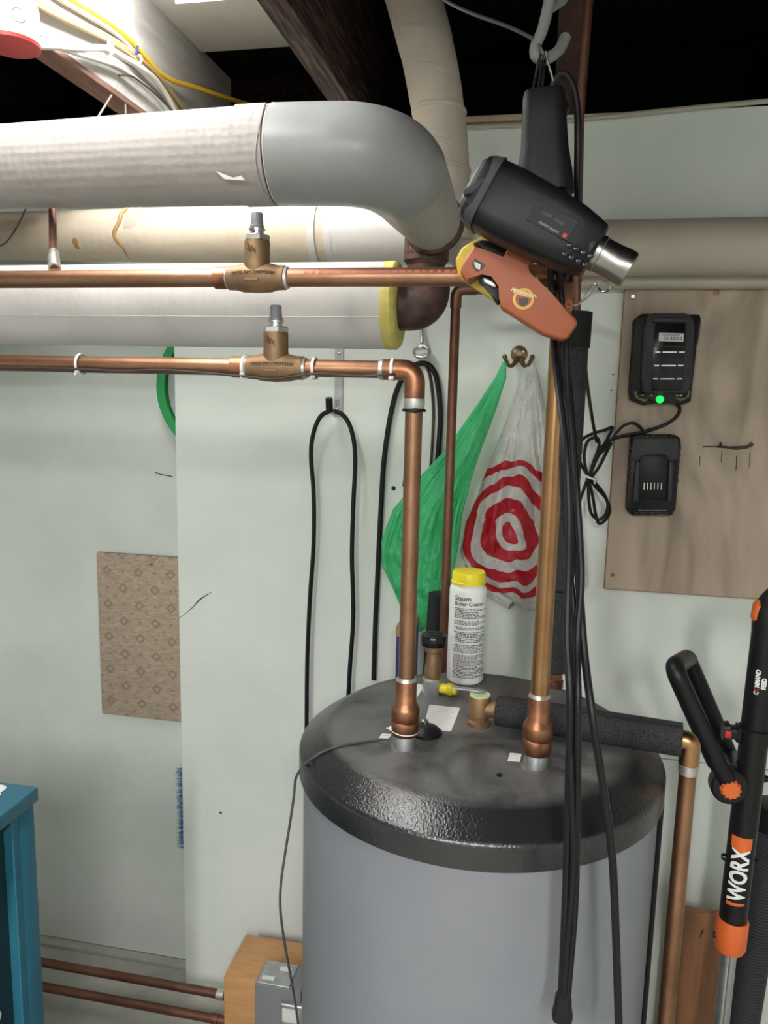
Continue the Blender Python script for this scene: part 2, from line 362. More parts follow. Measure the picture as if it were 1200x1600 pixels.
def film(name, c, bullseye=None, alpha=.12):
    """thin plastic film: diffuse + translucent + sheen, a little see-through"""
    m = bpy.data.materials.new(name); N, L, B = nodes(m); out = N['Material Output']
    B.inputs['Roughness'].default_value = .17; B.inputs['Base Color'].default_value = (*c, 1)
    tr = N.new('ShaderNodeBsdfTranslucent'); tr.inputs[0].default_value = (*c, 1)
    tp = N.new('ShaderNodeBsdfTransparent'); tp.inputs[0].default_value = (*[min(1, .55+.45*x/max(c)) for x in c], 1)
    m1 = N.new('ShaderNodeMixShader'); m1.inputs[0].default_value = .4; L.new(B.outputs[0], m1.inputs[1]); L.new(tr.outputs[0], m1.inputs[2])
    m2 = N.new('ShaderNodeMixShader'); m2.inputs[0].default_value = alpha; L.new(m1.outputs[0], m2.inputs[1]); L.new(tp.outputs[0], m2.inputs[2])
    L.new(m2.outputs[0], out.inputs[0])
    tc = N.new('ShaderNodeTexCoord')
    nb = N.new('ShaderNodeTexNoise'); nb.inputs['Scale'].default_value = 22; nb.inputs['Detail'].default_value = 5; nb.inputs['Distortion'].default_value = 1.5; L.new(tc.outputs['Object'], nb.inputs[0])
    mpv = N.new('ShaderNodeMapping'); mpv.inputs['Scale'].default_value = (34, 20, 13); mpv.inputs['Rotation'].default_value = (0, .5, 0); L.new(tc.outputs['Object'], mpv.inputs[0])
    nv = N.new('ShaderNodeTexVoronoi'); nv.feature = 'F1'; nv.distance = 'MANHATTAN'; nv.inputs['Scale'].default_value = 1.0; L.new(mpv.outputs[0], nv.inputs[0])
    hs = N.new('ShaderNodeMath'); hs.operation = 'MULTIPLY_ADD'; hs.inputs[1].default_value = .5; L.new(nv.outputs['Distance'], hs.inputs[0]); L.new(nb.outputs['Fac'], hs.inputs[2])
    bp = N.new('ShaderNodeBump'); bp.inputs['Strength'].default_value = .75; bp.inputs['Distance'].default_value = .016; L.new(hs.outputs[0], bp.inputs['Height']); L.new(bp.outputs[0], B.inputs['Normal']); L.new(bp.outputs[0], tr.inputs['Normal'])
    if bullseye:
        (bx, bz), radii, sx, red = bullseye
        ns = N.new('ShaderNodeTexNoise'); ns.inputs['Scale'].default_value = 9; ns.inputs['Detail'].default_value = 2; L.new(tc.outputs['Object'], ns.inputs[0])
        sub = N.new('ShaderNodeVectorMath'); sub.operation = 'SUBTRACT'; L.new(ns.outputs['Color'], sub.inputs[0]); sub.inputs[1].default_value = (.5, .5, .5)
        sc = N.new('ShaderNodeVectorMath'); sc.operation = 'SCALE'; sc.inputs['Scale'].default_value = .075; L.new(sub.outputs[0], sc.inputs[0])
        ad = N.new('ShaderNodeVectorMath'); ad.operation = 'ADD'; L.new(sc.outputs[0], ad.inputs[0]); L.new(tc.outputs['Object'], ad.inputs[1])
        mf = N.new('ShaderNodeMapping'); mf.inputs['Scale'].default_value = (17, 0, 3); mf.inputs['Rotation'].default_value = (0, .12, 0); L.new(tc.outputs['Object'], mf.inputs[0])
        nf = N.new('ShaderNodeTexNoise'); nf.inputs['Scale'].default_value = 1; nf.inputs['Detail'].default_value = 1; L.new(mf.outputs[0], nf.inputs[0])
        sf = N.new('ShaderNodeVectorMath'); sf.operation = 'SUBTRACT'; L.new(nf.outputs['Color'], sf.inputs[0]); sf.inputs[1].default_value = (.5, .5, .5)
        cf = N.new('ShaderNodeVectorMath'); cf.operation = 'MULTIPLY'; cf.inputs[1].default_value = (.035, 0, .045); L.new(sf.outputs[0], cf.inputs[0])
        a0 = ad; ad = N.new('ShaderNodeVectorMath'); ad.operation = 'ADD'; L.new(a0.outputs[0], ad.inputs[0]); L.new(cf.outputs[0], ad.inputs[1])
        mp = N.new('ShaderNodeMapping'); mp.vector_type = 'POINT'; mp.inputs['Location'].default_value = (-bx/sx, 0, -bz); mp.inputs['Scale'].default_value = (1/sx, 0, 1); L.new(ad.outputs[0], mp.inputs[0])
        ln = N.new('ShaderNodeVectorMath'); ln.operation = 'LENGTH'; L.new(mp.outputs[0], ln.inputs[0])
        r = N.new('ShaderNodeValToRGB'); r.color_ramp.interpolation = 'CONSTANT'; e = r.color_ramp.elements
        e[0].position = 0; e[0].color = (*red, 1); e[1].position = radii[0]/.4; e[1].color = (*c, 1)
        for k, q in enumerate(radii[1:]):
            x = e.new(q/.4); x.color = (*red, 1) if k % 2 == 0 else (*c, 1)
        dv = N.new('ShaderNodeMath'); dv.operation = 'DIVIDE'; dv.inputs[1].default_value = .4; L.new(ln.outputs['Value'], dv.inputs[0]); L.new(dv.outputs[0], r.inputs[0])
        L.new(r.outputs[0], B.inputs['Base Color']); L.new(r.outputs[0], tr.inputs[0])
    return m

# ------------------------------------------------------------------ the room
WY = 1.90; LY = 1.975; JZ = 2.383; SUB = 2.65
S = 'structure'
mk('floor', box((-3.2, -3.0, -.05), (2.4, 2.35, 0)), M['floor'], smooth=False, kind=S, label='grey concrete basement floor')
wb = mk('wall_back', box((-.938, WY, 0), (2.2, 2.06, JZ), .002), M['wall'], smooth=False, kind=S, label='pale mint painted wall panel behind the tank')
wl = mk('wall_recess', box((-3.2, LY, 0.012), (-.93, 2.06, JZ), .001), M['wall2'], smooth=False, kind=S, label='recessed pale mint wall board at the left')
mk('wall_left', box((-3.26, -3.0, 0), (-3.2, 2.06, SUB)), M['wall2'], smooth=False, kind=S, label='painted wall at the far left')
mk('wall_right', box((2.2, -3.0, 0), (2.26, 2.06, SUB)), M['wall2'], smooth=False, kind=S, label='painted wall at the far right')
mk('wall_front', box((-3.26, -3.06, 0), (2.26, -3.0, SUB)), M['wall2'], smooth=False, kind=S, label='painted wall behind the viewpoint')
mk('trim_1', box((-3.2, 1.93, JZ-.004), (2.2, 2.34, JZ+.0), 0), M['concretetop'], smooth=False, kind=S)
mk('trim_2', box((-.60, 1.885, JZ-.012), (-.02, 1.935, JZ+.002), .003), M['sill'], smooth=False, kind=S)
mk('trim_3', box((-3.2, 2.28, JZ+.001), (2.2, 2.32, SUB), 0), M['baydark'], smooth=False, kind=S)
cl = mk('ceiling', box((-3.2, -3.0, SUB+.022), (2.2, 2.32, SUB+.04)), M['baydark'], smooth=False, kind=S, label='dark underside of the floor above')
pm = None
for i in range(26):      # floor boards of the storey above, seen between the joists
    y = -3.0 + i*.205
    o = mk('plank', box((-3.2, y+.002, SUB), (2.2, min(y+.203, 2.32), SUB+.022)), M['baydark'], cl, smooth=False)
def joist(x0, m, m2=None, label=None):
    j = mk('ceiling_joist', box((x0, -3.0, JZ+.0005), (x0+.05, 2.28, SUB-.001), .002, 1), m, smooth=False, kind=S, label=label)
    return j
joist(.002, M['redwood'], label='reddish stained joist above the hanging heat gun')
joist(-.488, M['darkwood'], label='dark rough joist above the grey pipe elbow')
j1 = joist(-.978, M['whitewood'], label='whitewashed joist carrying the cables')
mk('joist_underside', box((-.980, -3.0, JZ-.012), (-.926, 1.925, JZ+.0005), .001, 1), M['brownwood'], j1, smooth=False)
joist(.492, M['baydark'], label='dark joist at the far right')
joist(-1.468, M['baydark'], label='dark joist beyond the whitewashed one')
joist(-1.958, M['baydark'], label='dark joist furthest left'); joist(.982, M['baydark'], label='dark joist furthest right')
mk('ceiling_panel', box((-.927, -3.0, SUB-.014), (-.489, 2.07, SUB-.001), .001, 1), M['panelwhite'], smooth=False, kind=S, label='white board nailed between two joists')

def lamp(name, x, y0, y1, ztop, lens, label, wd=.05):
    t = thing(name, (x, (y0+y1)/2, ztop-.075), label, 'lamp')
    mk('housing', box((x-wd*1.15, y0, ztop-.03), (x+wd*1.15, y1, ztop-.0005), .004), M['lampwhite'], t)
    rings = []
    for y in (y0+.004, y1-.004):
        rings.append([V((x+wd*math.cos(a), y, ztop-.031-wd*.85*math.sin(a))) for a in (math.pi*k/12 for k in range(13))])
    bm = bmesh.new(); add_loft(bm, rings); mk('diffuser', bm, lens, t)
    for y in (y0, y1-.004):
        mk('end_cap', box((x-wd*1.1, y, ztop-.079), (x+wd*1.1, y+.004, ztop-.03), .001, 1), M['lampwhite'], t, smooth=False)
    return t
lamp('ceiling_light', -.742, .40, 1.655, SUB-.015, M['lens_bay'], 'white strip light in the bay beside the whitewashed joist')
lamp('ceiling_light', .36, -1.9, -.65, JZ-.02, M['lens_room'], 'white strip light hung behind the viewpoint to the right')
lamp('ceiling_light', -.62, -1.9, -.65, JZ-.02, M['lens_room'], 'added fill strip light hung unseen behind the viewpoint to the left')  # unseen fill light, added to brighten the room

# scuffs and marks on the wall
for pts in ([(278, 968), (300, 950), (312, 937), (331, 925)],):
    mk('scuff_mark', tube(smooth_path([atY(x, y, WY-.0003) for x, y in pts]), [.0008, .0008, .0012, .0012, .002, .002, .0015, .0008], 6), M['greyplastic'], wb)
for x, y, r in ((615, 763, .006), (955, 610, .002), (958, 585, .002), (345, 1270, .004)):
    mk('screw_hole', lathe([(r, -.001), (r, .0006), (r*.5, .0008)], atY(x, y, WY), (0, -1, 0), 14), M['blackplastic'] if y == 763 else M['greyplastic'], wb)
mk('panel_seam', box((-.936, WY-.0006, .93), (-.60, WY+.001, .932)), M['wall2'], wb, smooth=False)
mk('panel_seam', box((.02, WY-.0006, .865), (1.4, WY+.001, .868)), M['greyprint'], wb, smooth=False)
mk('baseboard_left', box((-3.2, LY-.03, 0), (-.94, LY, .012), .002), M['floor'], smooth=False, kind=S)

# ------------------------------------------------------------------ water heater tank
TX, TY, TR = -.0655, 1.167, .281
tank = thing('water_heater_tank', (TX, TY, 0), 'grey cylindrical water heater tank with a dusty black plastic lid', 'water tank')
mk('tank_body', lathe([(TR-.02, .001), (TR-.004, .02), (TR-.004, 1.19)], (TX, TY, 0), seg=96), M['tank'], tank)
prof = [(TR+.001, 1.163), (TR+.003, 1.165), (TR+.003, 1.1965), (TR+.0015, 1.2005), (TR-.002, 1.2032), (.260, 1.2165), (.2415, 1.2275), (.236, 1.2298), (.228, 1.2305), (.15, 1.2305), (.001, 1.2305)]
mk('lid', lathe(prof, (TX, TY, 0), seg=96), M['lid'], tank)
TT = 1.2305
mk('seam_strip', tube([V((TX+TR*.983, TY-TR*.17, 1.160)), V((TX+TR*.983, TY-TR*.17, .02))], .0042, 8), M['rubber'], tank)
# pipe stubs
LP = atZ(632, 1168, TT); RP = atZ(837, 1198, TT); LPx, LPy = LP.x, LP.y; RPx, RPy = RP.x, RP.y
for q in (LP, RP):
    mk('steel_nipple', lathe([(.0165, -.012), (.0165, .024), (.0155, .026)], V((q.x, q.y, TT)), seg=28), M['galv'], tank)
    mk('dust_ring', lathe([(.0215, -.001), (.021, .0005), (.017, .0008)], V((q.x, q.y, TT)), seg=24), M['dust'], tank)
# stickers on the lid
def sticker(pp, lines, name='sticker', along=0):
    c = [atZ(x, y, TT+.0008) for x, y in pp]
    st = mk(name, poly(c, .0007, dirv=(0, 0, -1)), M['paper'], tank, smooth=False)
    if lines:
        bm = bmesh.new(); A, Bq, Cq, D = c
        for k in range(lines):
            t = (k+.7)/(lines+.6); u0, u1 = .06, random.uniform(.75, .95)
            a0 = A.lerp(D, t); b0 = Bq.lerp(Cq, t); p, q = a0.lerp(b0, u0), a0.lerp(b0, u1)
            d = (D-A).normalized()*.0011
            bm.faces.new([bm.verts.new(x+V((0, 0, .0003))) for x in (p, q, q+d, p+d)])
        o = mk('print', bm, M['greyprint'], st, smooth=False)
sticker([(671, 1101), (719, 1106), (705, 1142), (661, 1138)], 10)
sticker([(646, 1068), (664, 1070), (651, 1090), (640, 1088)], 3)
sticker([(597, 1146), (612, 1147), (604, 1158), (589, 1157)], 2)
sticker([(797, 1176), (815, 1178), (812, 1190), (793, 1188)], 2)
# sensor well beside the left pipe
sw = atZ(666, 1146, TT)
mk('sensor_cover', lathe([(.024, 0), (.024, .004), (.018, .010), (.008, .013), (.001, .0135)], sw, seg=24), M['blackplastic'], tank)
mk('sensor_screw', lathe([(.006, .011), (.006, .017), (.003, .0185), (.001, .0185)], sw+V((-.004, .01, 0)), seg=12), M['chrome'], tank)
mk('lid_screw', lathe([(.004, 0), (.004, .002), (.001, .003)], atZ(780, 1212, TT), seg=12), M['blackplastic'], tank)
# air vent with round black cap
ve = atZ(675, 1083, TT)
vb = mk('vent_body', lathe([(.0155, -.01), (.0155, .028), (.0135, .030), (.0155, .040), (.012, .062), (.0105, .074), (.0145, .077), (.0145, .090)], ve, seg=24), M['bronze'], tank)
mk('vent_base', lathe([(.018, -.002), (.018, .026), (.016, .029)], ve, seg=8), M['galv'], tank, angle=20)
vc = mk('vent_cap', lathe([(.013, .088), (.0225, .089), (.0235, .093), (.0235, .103), (.0215, .107), (.015, .108), (.001, .108)], ve, seg=32), M['glossblack'], tank)
for k in (-1, 1): mk('vent_slot', box(ve+V((-.010, k*.007-.002, .1078)), ve+V((.010, k*.007+.002, .1092)), .0006, 1), M['blackplastic'], vc)
mk('vent_outlet', lathe([(.0085, .012), (.0085, .027), (.0105, .028), (.0105, .036), (.0085, .037), (.0085, .044), (.005, .044), (.005, .04)], ve+V((0, 0, .012)), (1, -.15, 0), 20), M['yellowcap'], tank)

# ------------------------------------------------------------------ copper runs
PR = .0122
def coupling(t, o, z, axis=(0, 0, 1), name='reducer'):
    mk(name, lathe([(PR+.0008, .106), (PR+.0030, .105), (PR+.0034, .104), (PR+.0034, .072), (PR+.0045, .070), (PR+.0080, .064), (PR+.0088, .062), (PR+.0088, .0465), (PR+.0085, .046), (PR+.0066, .0448), (PR+.0085, .0435), (PR+.0088, .043), (PR+.0084, .026), (PR+.0075, .022), (PR+.003, .020)], V((o.x, o.y, z)), axis, 28), M['fitting'], t)
    mk('solder_ring', lathe([(PR+.001, .104), (PR+.0035, .105), (PR+.001, .110)], V((o.x, o.y, z)), axis, 24), M['solder'], t)
def valve(t, c, seed):
    """bronze flow check valve in a horizontal run along x: body, nut, stem and grey cap"""
    bm = bmesh.new()
    add_lathe(bm, [(.0135, -.042), (.0165, -.041), (.0168, -.030), (.0195, -.020), (.0205, 0), (.0195, .020), (.0168, .030), (.0165, .041), (.0135, .042)], c, (1, 0, 0), 32)
    add_lathe(bm, [(.0190, .002), (.0186, .016), (.0180, .020), (.0176, .024), (.0176, .047), (.017, .049)], c, (0, 0, 1), 32)
    b = mk('check_valve', bm, M['bronze'], t)
    mk('hex_nut', lathe([(.0165, .049), (.0185, .0495), (.0185, .0555), (.0155, .057)], c, (0, 0, 1), 6), M['chrome'], b, angle=15)
    mk('collar', lathe([(.0125, .056), (.0125, .0575), (.009, .058), (.009, .0625), (.0115, .063), (.0115, .065), (.0085, .0655)], c, seg=20), M['chrome'], b)
    mk('cap', lathe([(.0098, .0645), (.0098, .069), (.0088, .070), (.0080, .085), (.0070, .0865)], c, seg=12), M['greycap'], b)
    rr = .0205
    def wrapb(q, zo=.0030, xo=0, R=.0203):
        a = (q.y+zo)/R; ax_ = abs(q.x+xo); pf = ((0, .0205), (.020, .0195), (.030, .0168), (.041, .0165), (.06, .0165)); rx = .0165
        for (x0_, r0_), (x1_, r1_) in zip(pf, pf[1:]):
            if x0_ <= ax_ <= x1_: rx = r0_+(r1_-r0_)*(ax_-x0_)/(x1_-x0_)
        rx += .0003
        return V((c.x+q.x+xo, c.y-math.cos(a)*(rx+.0002+q.z), c.z+math.sin(a)*rx))
    text('lettering', 'TACO DIV SWETCHEK', .0068, c, (1, 0, 0), (0, 0, 1), M['bronzeletter'], b, bold=.0001, align='CENTER', wrap=wrapb, sx=.92)
    def wrapn(q):
        R = .0179; x = q.x*.85; y = q.y-q.x*.45; a = x/R
        return V((c.x-.002+math.sin(a)*(R+.0002+q.z), c.y-math.cos(a)*(R+.0002+q.z), c.z+.032+y))
    text('size_mark', '3/4', .0125, c, (1, 0, 0), (0, 0, 1), M['bronzeletter'], b, bold=.0002, align='CENTER', wrap=wrapn)
    mk('arrow_mark', box(c+V((-.011, -.0214, -.0060)), c+V((.009, -.0190, -.0034)), .0006, 1), M['bronze'], b)
    for s in (-1, 1): mk('solder_ring', lathe([(PR, 0), (PR+.003, 0), (PR+.0022, .004), (PR, .005)], c+V((s*.0415, 0, 0)), (s, 0, 0), 24), M['solder'], b)
# lower run and left riser
zl = atY(640, 578, LPy).z; zu = atY(600, 433, RPy).z
t = thing('copper_pipe', (LPx, LPy, TT+.02), 'copper pipe with lower check valve, elbowing down onto the left of the lid', 'pipe')
mk('riser', tube([V((LPx, LPy, TT+.09)), V((LPx, LPy, zl-.02))], PR, 24), M['copper'], t)
ex = .026
mk('elbow', tube(fillet([V((LPx, LPy, zl-.04)), V((LPx, LPy, zl)), V((LPx-.045, LPy, zl))], .024, 12), PR+.0022, 24), M['fitting'], t)
mk('horizontal_run', tube([V((LPx-.02, LPy, zl)), V((-1.6, LPy, zl))], PR, 24), M['copper'], t)
mk('solder_ring', lathe([(PR, 0), (PR+.0026, .001), (PR+.0026, .012), (PR+.0005, .018)], V((LPx, LPy, zl-.038)), (0, 0, -1), 24), M['solder'], t)
mk('solder_ring', lathe([(PR, 0), (PR+.0026, .001), (PR+.0022, .006), (PR+.0005, .008)], V((LPx-.043, LPy, zl)), (-1, 0, 0), 24), M['solder'], t)
coupling(t, LP, TT)
valve(t, V((atY(431, 570, LPy).x, LPy, zl)), 1)
mk('coupling_sleeve', lathe([(PR+.0015, 0), (PR+.003, .001), (PR+.003, .018), (PR+.0015, .019)], V((atY(431, 570, LPy).x-.066, LPy, zl)), (1, 0, 0), 24), M['fitting'], t)
# upper run and right riser
t = thing('copper_pipe', (RPx, RPy, TT+.02), 'copper pipe with upper check valve, rising behind the orange glue gun', 'pipe')
mk('riser', tube([V((RPx, RPy, TT+.09)), V((RPx, RPy, zu-.02))], PR+.0006, 24), M['copperbright'], t)
mk('elbow', tube(fillet([V((RPx, RPy, zu-.04)), V((RPx, RPy, zu)), V((RPx-.045, RPy, zu))], .024, 12), PR+.0022, 24), M['fitting'], t)
mk('horizontal_run', tube([V((RPx-.02, RPy, zu)), V((-1.6, RPy, zu))], PR+.0003, 24), M['copper'], t)
coupling(t, RP, TT)
vx = atY(402, 432, RPy).x
valve(t, V((vx, RPy, zu)), 2)
mk('coupling_sleeve', lathe([(PR+.0015, 0), (PR+.003, .001), (PR+.003, .018), (PR+.0015, .019)], V((vx-.062, RPy, zu)), (1, 0, 0), 24), M['fitting'], t)
br = [atY(85, 420, RPy), atY(84, 404, RPy+.03), atY(83, 372, RPy+.12), atY(82, 330, RPy+.22), atY(81, 280, RPy+.30), atY(81, 230, RPy+.32)]
mk('branch', tube(smooth_path(br), .0064, 16), M['copperdull'], t)
mk('branch_solder', tube([br[0], br[1], br[1].lerp(br[2], .3)], [.009, .0085, .0068], 16), M['solder'], t)
bm = bmesh.new()
for k in range(22):
    x = atY(478+k*11.5, 424, RPy).x; wv = random.uniform(.004, .008)
    a0 = math.radians(20); R = PR+.0006
    pts = []
    for a in (math.radians(34), math.radians(16)):
        pts.append([V((x+dx, RPy-math.cos(a)*R, zu+math.sin(a)*R)) for dx in (0, wv)])
    bm.faces.new([bm.verts.new(p) for p in (pts[0][0], pts[0][1], pts[1][1], pts[1][0])])
mk('red_print', bm, M['pipeprint'], t, smooth=False)
# centre outlet with insulated run to the right
CP = atZ(748, 1133, TT)
ELB = atZ(1079, 1160, TT+.028)
t = thing('insulated_copper_pipe', (CP.x, CP.y, TT), 'foam-covered copper pipe lying across the lid and dropping beside the tank', 'pipe')
zc = TT+.030
mk('outlet_tee', lathe([(.018, -.002), (.018, .008), (.0145, .010), (.0145, .016), (.0175, .018), (.0175, .048), (.0165, .050)], V((CP.x, CP.y, TT)), seg=24), M['bronze'], t)
mk('verdigris_cap', lathe([(.0165, .049), (.0160, .0525), (.001, .0525)], V((CP.x, CP.y, TT)), seg=24), M['verdigris'], t)
mk('outlet_hole', lathe([(.026, -.001), (.026, .0006), (.001, .0007)], V((CP.x-.002, CP.y, TT)), seg=28), M['dust'], t)
d = (V((ELB.x, ELB.y, zc))-V((CP.x, CP.y, zc))); dn = d.normalized(); C0 = V((CP.x, CP.y, zc))
mk('tee_branch', tube([C0, C0+dn*.04], .0135, 20), M['bronze'], t)
mk('foam_sleeve', tube([C0+dn*.028, C0+dn*.12, C0+dn*(d.length-.012)], [.0235, .0245, .0245], 28), M['foam'], t)
sl = [C0+dn*s+V((0, -.010, .0226)) for s in (.15, d.length-.014)]
mk('foam_slit', tube(sl, .0016, 6), M['foamsmooth'], t)
e0 = V((ELB.x, ELB.y, zc))
mk('elbow', tube(fillet([e0-dn*.02, e0, e0-V((0, 0, .035))], .018, 10), PR+.002, 20), M['copperbright'], t)
mk('solder_patch', lathe([(PR+.0008, 0), (PR+.0024, .001), (PR+.001, .016)], e0-V((0, 0, .034)), (0, 0, -1), 20), M['solder'], t)
mk('drop', tube([e0-V((0, 0, .03)), V((ELB.x, ELB.y, .03))], PR, 24), M['copper'], t)
# foam covered riser at the back of the lid
FR = atZ(866, 1072, TT)
ztop = atY(905, 492, FR.y).z
t = thing('foam_covered_riser', (FR.x, FR.y, TT), 'vertical copper riser in black foam at the back right of the lid', 'pipe')
mk('copper_core', tube([V((FR.x, FR.y, TT)), V((FR.x, FR.y, ztop)), atY(906, 188, FR.y), atY(906, 188, FR.y)+V((.006, 0, JZ+.15-atY(906, 188, FR.y).z))], .0070, 16), M['copperdull'], t)
mk('base_fitting', lathe([(.016, 0), (.016, .012), (.0135, .014), (.0135, .03)], V((FR.x, FR.y, TT)), seg=20), M['fitting'], t)
zz = [TT+.028, TT+.18, TT+.31, TT+.42, ztop]
for a, b in zip(zz, zz[1:]):
    mk('foam_sleeve', lathe([(.0215, a+.0015), (.0235, a+.004), (.0235, b-.003), (.0215, b-.0005)], V((FR.x, FR.y, 0)), seg=24), M['foam'], t)
mk('foam_collar', lathe([(.0245, ztop-.055), (.026, ztop-.054), (.027, ztop+.004), (.024, ztop+.005)], V((FR.x, FR.y, 0)), seg=24), M['foamsmooth'], t)
# thin tarnished pipe near the wall
BY = 1.55; b0 = atY(717, 452, BY); b1 = atY(690, 985, BY)
bxm = (b0.x+b1.x)/2
t = thing('thin_copper_pipe', (bxm, BY, 0.02), 'thin tarnished copper pipe rising between the two bags behind the bottle', 'pipe')
mk('riser', tube([V((bxm, BY, .03)), V((bxm, BY, b0.z-.02))], .0095, 20), M['copperdull'], t)
mk('elbow', tube(fillet([V((bxm, BY, b0.z-.035)), V((bxm, BY, b0.z)), V((bxm+.04, BY, b0.z))], .02, 10), .0112, 18), M['copperdull'], t)
mk('horizontal_run', tube(fillet([V((bxm+.02, BY, b0.z)), V((FR.x, BY, b0.z)), V((FR.x, FR.y+.012, b0.z))], .03, 8), .0095, 18), M['copperdull'], t)
# pair of floor pipes
for k, (pa, pb, z, lab) in enumerate((((75, 1503), (345, 1556), .118, 'upper of two copper pipes running along the floor into the pine block'), ((80, 1545), (340, 1592), .078, 'lower of two copper pipes running along the floor into the pine block'))):
    a, b = atZ(*pa, z), atZ(*pb, z); y = (a.y+b.y)/2
    t = thing('floor_pipe', (-1.3, y, z-.012), lab, 'pipe', 'copper pipes along the floor')
    mk('pipe_run', tube([V((-2.2, y, z)), V((-.72, y, z))], .0118, 20), M['copperdull'], t)
    mk('coupling', lathe([(.0125, 0), (.0142, .001), (.0142, .02), (.0125, .021)], V((-.775, y, z)), (1, 0, 0), 20), M['solder' if k == 0 else 'fitting'], t)

# ------------------------------------------------------------------ insulated steam pipes
GY = 1.20
ga, gb = atY(0, 262, GY), atY(435, 243, GY); gz = gb.z
t = thing('insulated_steam_pipe', (-.5, GY, gz-.08), 'large grey jacketed steam pipe with smooth elbow bending toward the wall', 'pipe')
GR = .0716
gaz = ga.z
def gax(x): return gz + (gaz-gz)*(x-gb.x)/(ga.x-gb.x)
def grr(x): return GR + (.0640-GR)*(x-gb.x)/(ga.x-gb.x)
rings = []
for i in range(40):
    x = -1.7 + (gb.x-.004+1.7)*i/39
    rings.append([V((x, GY+math.cos(a)*grr(x), gax(x)+math.sin(a)*grr(x))) for a in (2*math.pi*k/56 for k in range(56))])
bm = bmesh.new(); add_loft(bm, rings); mk('jacket', bm, M['greycloth'], t)
# tape edge with a torn corner
xs = atY(380, 240, GY).x
bm = bmesh.new()
rg = []
for dx, ex_ in ((0, .0002), (.0010, .0022), (gb.x-xs-.008, .0014)):
    rg.append([V((xs+dx+.004*math.sin(3*a), GY+math.cos(a)*(grr(xs+dx)+ex_), gax(xs+dx)+math.sin(a)*(grr(xs+dx)+ex_))) for a in (2*math.pi*k/56 for k in range(56))])
add_loft(bm, rg, False); mk('tape_band', bm, M['greycloth'], t)
fl = [atY(x, y, GY-GR*.9) for x, y in ((378, 275), (384, 283), (352, 281), (338, 268), (352, 273), (366, 279))]
mk('torn_flap', poly(fl, -.003, .0004, 1), M['tape'], t)
ge = atY(676, 347, 1.47)
path = fillet([gb, V((ge.x-.030, GY, gz-.004)), ge], .15, 20)
L_ = [0.0]
for a, b in zip(path, path[1:]): L_.append(L_[-1]+(b-a).length)
dense = []; rad = []
for a, b, la, lb in zip(path, path[1:], L_, L_[1:]):
    m_ = max(1, int((lb-la)/.012))
    for k in range(m_):
        f_ = (la+(lb-la)*k/m_)/L_[-1]; dense.append(a.lerp(b, k/m_)); rad.append(GR+.0012-.0195*max(0, (f_-.45)/.55)**1.2)
dense.append(path[-1]); rad.append(GR+.0012-.0195)
cut = int(len(dense)*.62)
mk('elbow_cover', tube(dense[:cut+1], rad[:cut+1], 56), M['pvc'], t)
mk('tail_sleeve', tube(dense[cut:], [r-.0012 for r in rad[cut:]], 48), M['pvcold'], t)
dv = (path[-1]-path[-2]).normalized()
mk('seam_ring', torus(gb+V((.0, 0, 0)), (1, 0, 0), GR+.0006, .0010, 56, 6), M['tape'], t)
# iron elbow pair and lower return
LYp = 1.52
lz = atY(600, 478, LYp).z; icx = atY(664, 470, LYp).x
t2 = thing('insulated_return_pipe', (icx, LYp, lz-.09), 'white jacketed pipe with yellow fibreglass end and rusty iron elbow', 'pipe')
mk('iron_flange', tube([ge-dv*.004, ge+dv*.003, ge+dv*.014, ge+dv*.022], [.048, .0575, .0575, .048], 40), M['iron'], t2)
for a in range(6):
    an = a*math.pi/3+.4; _, u_, v_ = frame(dv)
    mk('bolt', lathe([(.006, 0), (.006, .007), (.003, .008)], ge+dv*.004+(u_*math.cos(an)+v_*math.sin(an))*.0535, -dv, 6), M['ironrust'], t2, angle=15)
top = V((icx, LYp, ge.z-.01))
mk('iron_elbow', tube(fillet([ge+dv*.012, top, V((icx, LYp, ge.z-.062))], .035, 10), .043, 32), M['iron'], t2)
mk('reducer', lathe([(.041, 0), (.043, -.003), (.043, -.016), (.041, -.020), (.039, -.030), (.036, -.034), (.036, -.05)], V((icx, LYp, ge.z-.036)), seg=36), M['ironrust'], t2)
xe = atY(620, 478, LYp).x
mk('iron_return_elbow', tube(fillet([V((icx, LYp, ge.z-.08)), V((icx, LYp, lz)), V((xe-.03, LYp, lz))], .05, 14), .0475, 36), M['iron'], t2)
IR = .083
mk('jacket', lathe([(IR-.001, 0), (IR, .002), (IR, 1.6)], V((xe-.012, LYp, lz)), (-1, 0, 0), 56), M['whitecloth'], t2)
mk('jacket_seam', tube([V((xe-.012, LYp-IR*.94-.0008, lz-IR*.35)), V((-1.7, LYp-IR*.94-.0008, lz-IR*.35))], .0010, 6), M['tape'], t2)
mk('fibreglass_end', lathe([(.044, .014), (.070, .0145), (IR-.004, .012), (IR+.0012, .006), (IR+.0012, -.012), (IR-.002, -.014)], V((xe-.006, LYp, lz)), (1, 0, 0), 48), M['fiberglass'], t2)
